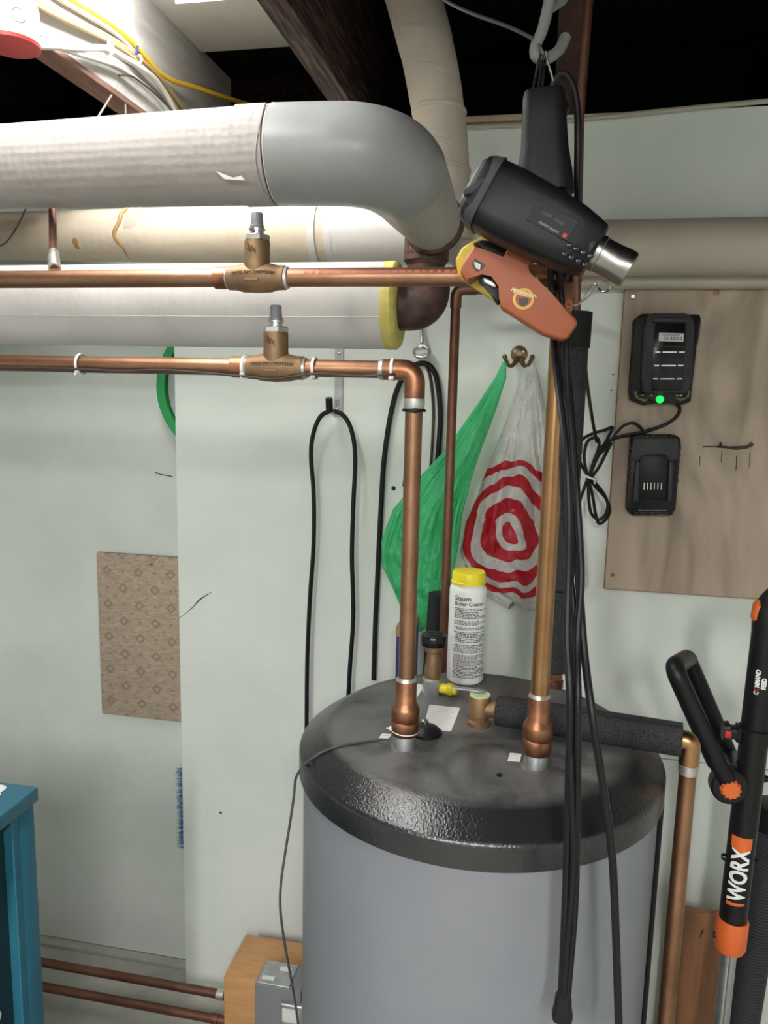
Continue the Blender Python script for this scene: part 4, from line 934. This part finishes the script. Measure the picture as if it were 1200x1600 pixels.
for u0, u1, v0, v1 in ((-.018, -.006, .003, .0065), (-.003, .010, .002, .0055), (-.016, -.004, -.007, -.0045), (-.003, .009, -.0075, -.005), (-.027, -.0255, .007, .011)):
    mk('plate_print', poly([onside(u0, v0)-V((0, .0003, 0)), onside(u1, v0)-V((0, .0003, 0)), onside(u1, v1)-V((0, .0003, 0)), onside(u0, v1)-V((0, .0003, 0))], .0006), M['greyplastic' if v1 > 0 else 'dimprint'], o, smooth=False)
mk('plate_dot', lathe([(.0026, 0), (.0026, .0008), (.001, .001)], onside(.016, -.006), (0, -1, 0), 12), M['redprint'], o)
for k in range(8):
    q = A.lerp(B, .80)+ax*(.004+(k % 4)*.0085)+up_*(-.012-(k//4)*.010)+V((0, -.0335, 0))
    mk('vent_bump', lathe([(.0034, 0), (.003, .0018), (.001, .0022)], q, (0, -1, 0), 10), M['glossblack'], t)
# handle
Ha, Hb = atY(850, 142, HY), atY(851, 302, HY)
mk('handle', loft_axis(Hb, Ha, [(0, .033, .024), (.2, .0305, .023), (.42, .0265, .021), (.70, .0245, .0195), (.92, .0235, .0185), (.985, .0215, .017), (1, .018, .014)], 3.4), M['blackplastic'], t)
mk('trigger', pxpoly([(872, 226), (878, 236), (880, 252), (877, 262), (868, 268), (864, 232)], HY-.008, .016, .003), M['glossblack'], t)
mk('handle_gusset', pxpoly([(866, 262), (884, 292), (892, 318), (860, 318), (850, 280)], HY-.014, .028, .006), M['blackplastic'], t)
mk('hang_ring', pxpoly([(878, 148), (887, 155), (890, 168), (886, 180), (876, 184), (870, 176), (870, 154)], HY-.006, .012, .003), M['glossblack'], t)
mk('power_cord', tube(smooth_path([atY(862, 146, HY), atY(866, 128, HY), atY(874, 117, HY), atY(884, 118, HY), atY(895, 135, HY), atY(902, 170, HY), atY(903, 220, HY), atY(902, 280, HY+.01), atY(902, 330, HY+.035), atY(898, 380, HY+.045), atY(890, 440, HY+.04)]), .0040, 10), M['rubber'], t)
for k, (x0, x1) in enumerate(((844, 833), (848, 841), (852, 847))):
    mk('hanging_loop', tube(smooth_path([atY(x1, 138, HY), atY((x0+x1)/2, 112, HY), atY(x0, 84, HY-.004+.004*k)]), .0016, 8), M['rubber'], t)
mk('clip_wire', tube(smooth_path([atY(853, 80, HY-.01), atY(857, 100, HY-.01), atY(863, 122, HY-.004), atY(866, 140, HY)]), .0011, 8), M['steel'], t)
# hook on the joist
hk0 = V((.027, HY, JZ+.012))
t = thing('ceiling_hook', atY(842, 92, HY), 'grey vinyl-coated storage hook screwed into the reddish joist', 'hook')
mk('hook_rod', tube(smooth_path([hk0, V((.02, HY, JZ-.04)), atY(866, -40, HY), atY(857, 8, HY), atY(848, 45, HY), atY(837, 72, HY), atY(838, 88, HY), atY(852, 92, HY+.01), atY(872, 80, HY+.02), atY(884, 58, HY+.03)], 8), .0062, 12), M['vinyl'], t)
mk('cross_rod', tube([atY(856, 16, HY), atY(878, 2, HY+.02), atY(896, -22, HY+.05)], .0050, 10), M['vinyl'], t)
cord('hanging_wire', [(672, -20, HY+.1), (700, 3, HY+.08), (740, 22, HY+.05), (790, 40, HY+.02), (828, 58, HY), (842, 72, HY-.004), (850, 86, HY-.004)], HY, .0021, 'thin dark wire stretched from upper left to the ceiling hook', 'wire', 'greywire')
# ------------------------------------------------------------------ orange glue gun
GYn = .985
t = thing('glue_gun', atY(880, 532, GYn), 'orange and yellow glue gun hanging nose-up behind the heat gun', 'glue gun')
mk('orange_shell', pxpoly([(740, 384), (752, 388), (790, 408), (793, 384), (806, 378), (826, 382), (838, 398), (832, 405), (824, 408), (820, 418), (826, 430), (862, 458), (900, 498), (903, 506), (887, 528), (878, 531), (847, 521), (779, 478), (784, 468), (783, 446), (770, 428), (752, 424), (730, 441), (718, 427), (722, 412)], GYn-.020, .040, .0045, 3), M['orange'], t)
mk('yellow_shell', pxpoly([(740, 376), (768, 362), (790, 372), (772, 400), (840, 430), (856, 470), (846, 518), (780, 475), (728, 440), (716, 432), (711, 405), (722, 385)], GYn+.012, .022, .004, 3), M['yellow'], t)
mk('black_collar', pxpoly([(737, 380), (752, 374), (790, 378), (794, 392), (790, 408), (765, 396)], GYn-.012, .030, .003), M['blackplastic'], t)
mk('trigger', pxpoly([(752, 428), (768, 430), (780, 446), (782, 468), (776, 476), (768, 462), (758, 446), (746, 440)], GYn-.012, .026, .003), M['blackplastic'], t)
mk('trigger_link', pxpoly([(755, 433), (768, 438), (776, 446), (773, 450), (756, 442)], GYn-.018, .010, .001), M['steel'], t)
gd = (atY(860, 490, GYn)-atY(760, 410, GYn)).normalized(); gu = V((0, 1, 0)).cross(gd).normalized()
if gu.z < 0: gu = -gu
lo_ = mk('logo_plate', pxpoly([(742, 403), (758, 414), (752, 421), (744, 424), (736, 413)], GYn-.0212, .003, .0004), M['darkprint'], t, smooth=False)
for k in range(3): mk('logo_bar', pxpoly([(741+k*1.2, 409+k*3.6), (751-k*.2, 413.5+k*3), (750-k*.2, 415.4+k*3), (740.5+k*1.2, 411+k*3.6)], GYn-.0218, .001), M['whiteprint'], lo_, smooth=False)
bc_ = atY(818, 467, GYn-.0205)
bd = mk('round_badge', lathe([(.0125, 0), (.0125, .001), (.010, .0013), (.0098, .0009), (.001, .0009)], bc_, (0, -1, 0), 32), M['gold'], t)
mk('badge_center', lathe([(.0095, 0), (.0095, .0011), (.001, .0012)], bc_, (0, -1, 0), 28), M['orange'], bd)
mk('badge_shield', poly([bc_+V((x, -.0016, z)) for x, z in ((-.006, .001), (.006, .001), (.005, -.006), (0, -.0095), (-.005, -.006))], .0008, .0002, 1), M['darkprint'], bd, smooth=False)
bsq = []
for k in range(15):
    u = -.0150+.030*k/14; bsq.append(bc_+V((u, -.0022, .0065-.30*u+(.0014 if k % 2 else -.0014))))
mk('badge_script', tube(bsq, .0010, 6), M['cream'], bd)
mk('badge_band', poly([bc_+V((x, -.0014, z)) for x, z in ((-.013, .0068), (.0125, -.0005), (.0115, .0052), (-.0135, .0135))], .0008), M['gold'], bd, smooth=False)
mk('hang_eye', torus(atY(889, 476, GYn), (.3, 1, .2), .0035, .0018, 16, 6), M['orange'], t)
ws = [atY(888, 478, GYn), atY(905, 474, GYn), atY(920, 463, GYn), atY(942, 441, GYn-.01), atY(951, 443, GYn-.012), atY(952, 452, GYn-.01), atY(941, 456, GYn), atY(932, 446, GYn+.005), atY(926, 445, GYn+.01), atY(906, 474, GYn+.012)]
mk('wire_stand', tube(smooth_path(ws, 5), .0013, 8), M['steel'], t)

# cords hanging in front of the tank
FY = .845
cord('tool_cord', [(858, 405, 1.03), (862, 450, 1.034), (866, 540, 1.02), (872, 600, .98), (884, 700, .92), (889, 800, .90), (888, 900, .89), (886, 1000, .87), (891, 1100, FY), (888, 1250, FY), (884, 1400, FY), (877, 1560, FY)], FY, .0046, 'black tool cord hanging leftmost in front of the tank, ending in a plug')
cord('tool_cord', [(872, 408, 1.03), (878, 470, 1.034), (886, 560, 1.01), (896, 680, .96), (902, 780, .92), (908, 900, .90), (902, 1000, .88), (903, 1100, FY), (902, 1250, FY), (899, 1400, FY), (890, 1520, FY), (882, 1600, FY)], FY, .0042, 'black tool cord hanging second from left in front of the tank')
cord('tool_cord', [(884, 520, 1.01), (888, 640, .98), (895, 760, .94), (904, 900, .91), (913, 1020, .88), (926, 1120, FY), (944, 1240, FY-.002), (956, 1330, FY-.003), (962, 1450, FY-.003), (967, 1610, FY-.003)], FY, .0046, 'black tool cord hanging rightmost across the lid and tank front')
cord('tool_cord', [(878, 530, 1.015), (880, 640, 1.0), (878, 720, .97), (884, 840, .93), (897, 960, .90), (896, 1060, .87), (892, 1200, FY-.004), (896, 1350, FY-.004), (886, 1480, FY-.004), (880, 1560, FY-.004)], FY, .0038, 'thin black cord crossing between the two left cords in front of the tank')
cord('charger_lead', [(906, 520, 1.392), (912, 556, 1.42), (919, 612, 1.58), (926, 658, 1.74), (932, 690, WY-.07)], 1.7, .0036, 'black lead running from the foam riser to the tied cord bundle')
pg = atY(880, 1572, FY)
t = thing('power_plug', pg-V((0, 0, .02)), 'black power plug hanging low in front of the tank', 'plug')
mk('plug_body', loft_axis(atY(881, 1548, FY), atY(878, 1592, FY), [(0, .006, .005), (.2, .0095, .008), (.55, .0105, .009), (.8, .0125, .010), (1, .0115, .009)], 3), M['rubber'], t)
for s in (-1, 1): mk('prong', box(atY(878, 1592, FY)+V((s*.005-.0008, -.003, -.016)), atY(878, 1592, FY)+V((s*.005+.0008, .003, .001)), .0003, 1), M['brass'], t, smooth=False)

# ------------------------------------------------------------------ string trimmer leaning at the right
YT = 1.36
def tp(px, py, dy=0): return atY(px, py, YT+dy)
S0, S1, S2, S3 = tp(1198, 985), tp(1139, 1485), tp(1128, 1590), tp(1112, 1760)
foot = S2 + (S2-S1).normalized()*((S2.z-.02)/abs((S2-S1).normalized().z))
t = thing('string_trimmer', foot-V((0, 0, .0)), 'black and orange string trimmer leaning upright at the right of the tank', 'trimmer')
TRr = .0235
sx_ = (S1-S0).normalized(); ss = V((0, 1, 0)).cross(sx_).normalized()
if ss.x < 0: ss = -ss
mk('upper_tube', tube([S0-sx_*.03, S0, S1-sx_*.05], TRr, 32), M['blackplastic'], t)
mk('rear_grip', tube(smooth_path([S0-sx_*.0, S0-sx_*.03, S0-sx_*.055+ss*.012, S0-sx_*.075+ss*.045, S0-sx_*.070+ss*.085, S0-sx_*.035+ss*.118, S0+sx_*.03+ss*.122, S0+sx_*.09+ss*.100, S0+sx_*.135+ss*.055, S0+sx_*.15+ss*.012]), [.024, .024, .023, .021, .020, .019, .019, .019, .019], 24), M['blackplastic'], t)
mk('grip_accent', loft_axis(S0-sx_*.052-ss*.016, S0-sx_*.012-ss*.019, [(0, .004, .006), (.2, .009, .013), (.8, .009, .013), (1, .004, .006)], 2.5), M['orangebright'], t)
mk('orange_collar', lathe([(.026, -.066), (.0275, -.062), (.0275, -.012), (.024, -.004), (.017, 0)], S1, sx_, 32), M['orangebright'], t)
mk('steel_shaft', tube([S1-sx_*.01, foot], .0135, 24), M['galv'], t)
mk('shaft_groove', tube([S1-V((0, .0128, 0)), foot-V((0, .0128, 0))], .0022, 6), M['steel'], t)
# clamp with red lever
cq = S0.lerp(S1, .31)
mk('clamp_band', lathe([(TRr+.0005, -.014), (TRr+.004, -.013), (TRr+.004, .013), (TRr+.0005, .014)], cq, sx_, 32), M['blackplastic'], t)
mk('clamp_block', loft_axis(cq-ss*.052-sx_*.0, cq-ss*.022, [(0, .015, .012), (.3, .017, .014), (.36, .011, .012), (.7, .011, .012), (.76, .016, .013), (1, .014, .012)], 4), M['blackplastic'], t)
mk('red_lever', box(cq-ss*.050-V((.001, .014, .007)), cq-ss*.042+V((.002, -.006, .007)), .002), M['redprint'], t)
# side screws
for f_ in (.435, .455, .69, .70, .955, .965):
    pass
for f_ in (.44, .70, .955):
    for s in (-1, 1):
        q = S0.lerp(S1, f_)+ss*s*(TRr-.001)
        mk('side_screw', lathe([(.0062, 0), (.0066, .004), (.005, .008), (.001, .0085)], q, ss*s, 14), M['glossblack'], t)
# assist handle
pv = tp(1134, 1218)
pv = V((pv.x, YT-.018, pv.z))
mk('pivot_housing', lathe([(.030, -.014), (.031, -.012), (.031, .010), (.027, .013), (.001, .0135)], pv, (0, -1, 0), 36), M['blackplastic'], t)
bm = bmesh.new(); rg = []
for h, sc_ in ((.012, 1), (.021, .98), (.0235, .85), (.024, .001)):
    rg.append([pv+V((math.cos(a)*(.0165+.0014*math.cos(12*a))*sc_, -h, math.sin(a)*(.0165+.0014*math.cos(12*a))*sc_)) for a in (2*math.pi*k/72 for k in range(72))])
add_loft(bm, rg); mk('orange_knob', bm, M['orangebright'], t)
h0, h1 = tp(1119, 1190, -.03), tp(1052, 1042, -.03)
g0, g1 = tp(1140, 1180, .10), tp(1075, 1028, .10)
mk('assist_handle', tube(fillet([pv+V((-.004, -.008, .012)), h0, h1, g1, g0, pv+V((.012, .012, .02))], .022, 8), [.0150]*4+[.0165]*30+[.0150]*20, 24), M['blackplastic'], t)
# lettering up the tube
def tubetext(name, s, size, f_, m, roll, bold=.0, sx=1.0, sh=0.0):
    c = S0.lerp(S1, f_); uax = -sx_; 
    def wr(q):
        x = q.x*sx; y = q.y+sh*q.x; a = y/TRr + roll
        return c + uax*x + (-ss*math.sin(a) + V((0, -1, 0))*math.cos(a))*(TRr+.0004+max(q.z, 0)*.3)
    return text(name, s, size, c, (1, 0, 0), (0, 1, 0), m, t, bold=bold, depth=.0002, wrap=wr)
tubetext('brand_lettering', 'WORX', .041, .812, M['whiteprint'], -.34, bold=.0014, sx=.76)
tubetext('feed_lettering', 'C   MMAND', .0100, .178, M['whiteprint'], .36, bold=.0005, sx=.82)
tubetext('feed_lettering', 'O', .0100, .1665, M['redprint'], .36, bold=.0005, sx=.82)
tubetext('feed_lettering', 'FEED', .0100, .160, M['whiteprint'], -.08, bold=.0005, sx=.9)
cq = S0.lerp(S1, .632)
def onT(u, a):
    a += .28
    return cq + sx_*u + (-ss*math.sin(a) + V((0, -1, 0))*math.cos(a))*(TRr+.0006)
bm = bmesh.new()
cols = [-.75+1.5*k/10 for k in range(11)]
for a, b in zip(cols, cols[1:]):
    e = lambda q: .009 + .008*(1-abs(q)/.75)
    bm.faces.new([bm.verts.new(p) for p in (onT(-.012, a), onT(-.012, b), onT(e(b), b), onT(e(a), a))])
mk('orange_chevron', bm, M['orangebright'], t, smooth=False)
cq = S0.lerp(S1, .815)
bm = bmesh.new()
for k in range(8):
    a, b = -.70+k*.1625, -.70+(k+1)*.1625; e0_, e1_ = .004+.004*k/8, .004+.004*(k+1)/8
    bm.faces.new([bm.verts.new(p) for p in (onT(.002, a), onT(.002, b), onT(.002+e1_, b), onT(.002+e0_, a))])
mk('orange_mark', bm, M['orangebright'], t, smooth=False)

# ------------------------------------------------------------------ bottom right: plank and ribbed hose
pa = atY(1086, 1425, 1.78); pb_ = atY(1142, 1438, 1.78)
t = thing('wooden_plank', (pa.x+.03, 1.79, 0), 'reddish wooden plank standing against the wall behind the trimmer', 'plank')
mk('board', box((pa.x-.05, 1.775, .001), (pa.x+.16, 1.80, pa.z), .002, 1), M['redpine'], t, smooth=False)
q = atY(1097, 1455, 1.775)
mk('split_mark', tube(smooth_path([q+V((-.003, -.0005, -.016)), q+V((0, -.0005, -.002)), q+V((.004, -.0005, .006))], 5), [.0012, .0022, .001], 6), M['darkprint'], t)
t = thing('ribbed_hose', (atY(1190, 1590, 1.5).x, 1.5, 0.0), 'dark ribbed hose standing upright at the lower right corner', 'hose')
hp = atY(1196, 1300, 1.52); hq = atY(1168, 1600, 1.52)
bm = bmesh.new(); pts = []; rr = []
N_ = 420
for k in range(N_):
    f_ = k/(N_-1); p = V((hp.x+.012-(.035*f_), 1.52, hp.z+.02 + (.02-hp.z)*f_)); pts.append(p); rr.append(.030+.0022*(1 if k % 3 else -1))
add_tube(bm, pts, rr, 20); mk('hose_body', bm, M['greyplastic'], t)
mk('hose_cuff', lathe([(.030, 0), (.036, .002), (.036, .05), (.030, .052)], V((hp.x+.012, 1.52, hp.z+.01)), seg=24), M['blackplastic'], t)

# ------------------------------------------------------------------ left: carpet sample, brush, green rake, nail
a, b = atY(150, 863, LY-.02), atY(160, 1117, LY-.02)
CW, CX = .30, (a.x+b.x)/2
t = thing('carpet_sample', (CX+CW/2, LY-.012, b.z), 'beige patterned carpet sample hanging on the recessed left wall', 'carpet')
mk('carpet_pile', box((CX, LY-.022, b.z+.004), (CX+CW, LY-.010, a.z), .003), M['carpet'], t)
mk('backing', box((CX-.002, LY-.010, b.z), (CX+CW, LY-.003, a.z-.001), .001, 1), M['rubber'], t)
pn = atY(236, 882, LY-.03)
mk('nail', tube([pn+V((.004, .03, .004)), pn, pn+V((-.003, -.004, .001))], .0022, 8), M['steel'], label='bent silver nail holding up the carpet sample', cat='nail')
mk('nail', tube([atY(272, 745, LY+.005), atY(250, 741, LY-.035), atY(243, 738, LY-.045)], [.0012, .0012, .0018], 8), M['iron'], label='thin bent nail sticking out of the left wall above the carpet sample', cat='nail')
q0, q1 = atY(283, 1198, LY-.03), atY(287, 1322, LY-.03)
t = thing('blue_brush', (q1.x+.05, LY-.03, q1.z), 'blue bristle brush peeking out behind the edge of the wall panel', 'brush')
mk('brush_block', box((q1.x+.018, LY-.045, q1.z), (q1.x+.05, LY-.012, q0.z), .004), M['bluebristle'], t)
bm = bmesh.new()
for k in range(420):
    z = random.uniform(q1.z+.002, q0.z-.002); y = LY-.03+random.uniform(-.012, .012); L_ = random.uniform(.024, .040)
    p = V((q1.x+.020, y, z)); e_ = p+V((-L_, random.uniform(-.006, .006), random.uniform(-.010, .004)))
    add_tube(bm, [p, e_], [.0008, .0004], 4, False)
o = mk('bristles', bm, M['bluebristle'], t, smooth=False, kind='stuff')
ga_ = atY(262, 555, LY-.03); gb_ = atY(270, 665, LY-.03); gm = atY(248, 605, LY-.03)
t = thing('green_hoop', (gm.x, LY-.03, gb_.z), 'green plastic rim showing behind the top of the wall panel edge', 'rim')
bm = bmesh.new(); rgs = []
for k in range(25):
    aa = math.radians(110+k*140/24); cc = V((gm.x+.20, LY-.032, gm.z)); R = .20
    d_ = V((math.cos(aa), 0, math.sin(aa)*.95))
    rgs.append([cc+d_*(R+dr)+V((0, dyy, 0)) for dr, dyy in ((0, -.012), (.004, 0), (0, .012), (-.022, .010), (-.024, 0), (-.022, -.010))])
add_loft(bm, rgs); mk('rim_band', bm, M['greenplastic'], t)
mk('grey_disc', lathe([(.17, -.004), (.17, .004)], V((gm.x+.20, LY-.03, gm.z)), (0, -1, 0), 48), M['galv'], t)

# ------------------------------------------------------------------ teal cabinet, bottom left
cz = atY(60, 1229, 1.12)
cx1, cy1, ct = cz.x, 1.12, cz.z
t = thing('teal_cabinet', (cx1-.3, .85, 0), 'teal sheet metal cabinet with an open dark side at lower left', 'cabinet')
mk('top_panel', box((cx1-.62, .55, ct-.026), (cx1, cy1, ct), .003), M['teal'], t)
for y0, y1, nm in ((cy1-.052, cy1-.006, 'corner_post'), (.556, .60, 'corner_post')):
    mk(nm, box((cx1-.035, y0, .002), (cx1-.006, y1, ct-.026), .003), M['teal'], t)
mk('post_lip', box((cx1-.010, cy1-.064, .002), (cx1-.006, cy1-.046, ct-.026), .001, 1), M['teal'], t)
mk('side_panel', box((cx1-.045, .60, .002), (cx1-.034, cy1-.05, ct-.026), .001, 1), M['tealshade'], t, smooth=False)
mk('back_panel', box((cx1-.61, cy1-.016, .002), (cx1-.03, cy1-.008, ct-.026), .001, 1), M['teal'], t, smooth=False)
mk('far_panel', box((cx1-.62, .556, .002), (cx1-.61, cy1-.01, ct-.026), .001, 1), M['teal'], t, smooth=False)
for px, py in ((36, 1594), (-6, 1592)):
    q = atX(px, py, cx1-.033); mk('white_dot', lathe([(.012, 0), (.012, .001), (.001, .0012)], q, (1, 0, 0), 20), M['whiteprint'], t)
lg = atZ(-14, 1236, ct+.0006)
mk('top_logo', poly([atZ(x, y, ct+.0008) for x, y in ((-40, 1226), (4, 1226), (10, 1229), (8, 1233), (0, 1238), (2, 1241), (-6, 1243), (-40, 1243))], .0007, dirv=(0, 0, -1)), M['whiteprint'], t, smooth=False)

# ------------------------------------------------------------------ pine block with grey control box
k0 = atY(350, 1526, 1.64); k1 = atY(349, 1600, 1.64)
kx = (k0.x+k1.x)/2
t = thing('pine_block', (kx+.12, 1.70, 0), 'pale pine block on the floor where two copper pipes enter', 'block')
mk('block', box((kx, 1.64, .001), (kx+.26, 1.80, k0.z), .003), M['pine'], t)
zt = atY(409, 1542, 1.60)
t = thing('control_box', (zt.x+.05, 1.60, .0), 'grey metal control box with labels in front of the pine block', 'control box')
mk('cover', box((zt.x, 1.55, .001), (zt.x+.115, 1.632, atY(412, 1540, 1.55).z), .004), M['greycap'], t)
mk('top_plate', box((zt.x+.004, 1.554, atY(412, 1540, 1.55).z), (zt.x+.085, 1.628, atY(412, 1540, 1.55).z+.003), .001, 1), M['galv'], t, smooth=False)
zz_ = atY(412, 1540, 1.55).z+.0032
for dx, dy_, w_, h_ in ((.012, .010, .03, .012), (.045, .045, .028, .014)): mk('sticker', box((zt.x+dx, 1.556+dy_, zz_-.0006), (zt.x+dx+w_, 1.556+dy_+h_, zz_+.0004)), M['paper'], t, smooth=False)
mk('junction', box((zt.x+.07, 1.535, .001), (zt.x+.125, 1.551, zz_-.03), .002, 1), M['galv'], t)
mk('junction_label', box((zt.x+.075, 1.5343, zz_-.075), (zt.x+.115, 1.5352, zz_-.04)), M['paper'], t, smooth=False)
for k in range(3): mk('terminal', lathe([(.004, 0), (.004, .003), (.001, .004)], V((zt.x+.08+k*.014, 1.535, zz_-.085)), (0, -1, 0), 10), M['chrome'], t)

# ------------------------------------------------------------------ cables stapled along the whitewashed joist
def jx(px, py, X): return atX(px, py, X)
def jcable(name, pts, r, m, label, X=-.918, group='cables along the whitewashed joist'):
    return mk(name, tube(smooth_path([atX(p[0], p[1], p[2] if len(p) > 2 else X) for p in pts], 6), r, 10), M[m], label=label, cat='cable', group=group)
jcable('yellow_cable', [(60, -40), (112, 0), (160, 30), (200, 60), (228, 90), (250, 114), (275, 128), (300, 135, -.90), (345, 150, -.87), (395, 166, -.84), (450, 185, -.80)], .0062, 'yellow', 'yellow house cable draped along the whitewashed joist') if False else mk('yellow_cable', tube(smooth_path([atX(p[0], p[1], p[2]) for p in [(60, -40, -.918), (112, 0, -.918), (160, 30, -.918), (200, 60, -.918), (228, 90, -.918), (250, 114, -.916), (275, 128, -.91), (300, 135, -.90), (345, 150, -.87), (395, 166, -.84), (450, 185, -.80)]], 6), .0058, 10), M['yellowcable'], label='yellow house cable draped along the whitewashed joist', cat='cable', group='cables along the whitewashed joist')
jcable('beige_cable', [(20, -20), (55, 0), (110, 30), (165, 56), (205, 82), (240, 112), (266, 142), (290, 175), (310, 200)], .0058, 'beigecable', 'upper beige cable running below the yellow one on the joist')
jcable('beige_cable', [(0, -25), (42, 0), (95, 28), (150, 54), (195, 80), (230, 112), (256, 142), (280, 175), (298, 200)], .0052, 'beigecable', 'lower beige cable running close under the upper beige one', X=-.914)
jcable('white_cable', [(40, 70), (85, 72), (120, 75), (165, 76), (190, 88), (214, 102), (240, 122), (258, 146), (272, 172)], .0070, 'whitecable', 'white cable running from the round box along the joist edge', X=-.908)
jcable('white_cable', [(48, 62), (75, 66), (110, 80), (150, 92), (185, 104), (215, 126), (245, 152), (268, 180)], .0055, 'whitecable', 'second white cable lowest along the joist edge', X=-.912)
jcable('white_cable', [(70, -20), (96, 0), (140, 26), (180, 52), (212, 84)], .0055, 'whitecable', 'short white cable above the beige cables on the joist', X=-.921)
for px, py in ((171, 78), (215, 93)):
    q = atX(px, py, -.908)
    t = thing('cable_staple', q-V((0, 0, .012)), 'white cable staple at the bend of the white cable' if px == 171 else 'white cable staple with blue nail below the yellow cable', 'staple')
    mk('saddle', torus(q, (0, 1, -.15), .0095, .003, 16, 6), M['zip'], t)
    mk('nail', tube([q+V((.0, -.004, .008)), q+V((.004, -.006, .026))], .003, 8), M['bluebox' if px == 215 else 'zip'], t)
for pts, lab in (([(188, 118), (176, 145), (150, 188)], 'leftmost of three thin grey wires dropping from the joist'), ([(193, 119), (195, 150), (197, 190)], 'middle of three thin grey wires dropping from the joist'), ([(229, 145), (228, 160), (228, 190)], 'rightmost of three thin grey wires dropping from the joist')):
    mk('drop_wire', tube(smooth_path([atX(x, y, -.93) for x, y in pts], 5), .0022, 8), M['beigewire'], label=lab, cat='wire', group='thin wires dropping from the joist')
jcable('joist_wire', [(186, 118), (205, 119), (225, 132), (255, 158), (275, 180)], .0022, 'wire', 'thin dark wire along the lower joist edge', X=-.906)
# beige cable tacked along the top of the wall
mk('wall_cable', tube(smooth_path([atY(x, y, WY-.010) for x, y in ((600, 202), (650, 201), (740, 198), (830, 194), (900, 187), (960, 181), (1050, 172), (1130, 164), (1210, 157), (1280, 152))], 6), .0055, 8), M['drabpipe'], label='beige cable tacked along the top of the wall', cat='cable')
# round box with red underside at the upper left
bxc = atZ(17, 76, JZ-.085)
t = thing('round_fixture_box', V((bxc.x, bxc.y, JZ-.085)), 'white painted round electrical box with red underside, top left', 'electrical box')
RB = .046
mk('box_shell', lathe([(RB-.002, .004), (RB, .006), (RB, .060), (RB-.003, .070), (RB-.012, .0725)], V((bxc.x, bxc.y, JZ-.085)), seg=40), M['whitewood'], t)
mk('red_underside', lathe([(.001, 0), (RB-.006, 0), (RB+.0005, .003), (RB+.0005, .009), (RB-.002, .010)], V((bxc.x, bxc.y, JZ-.085)), seg=40), M['redpaint'], t)
kd = (V((bxc.x, bxc.y, 0))-V((CAM.x, CAM.y, 0))).normalized()*-1; kd = (Matrix.Rotation(.28, 3, 'Z') @ kd)
kq = V((bxc.x, bxc.y, JZ-.085+.038)) + kd*(RB-.001)
kn = mk('knockout', torus(kq, kd, .0105, .0022, 24, 6), M['whitewood'], t)
mk('knockout_center', torus(kq, kd, .005, .0016, 18, 6), M['whitewood'], kn)
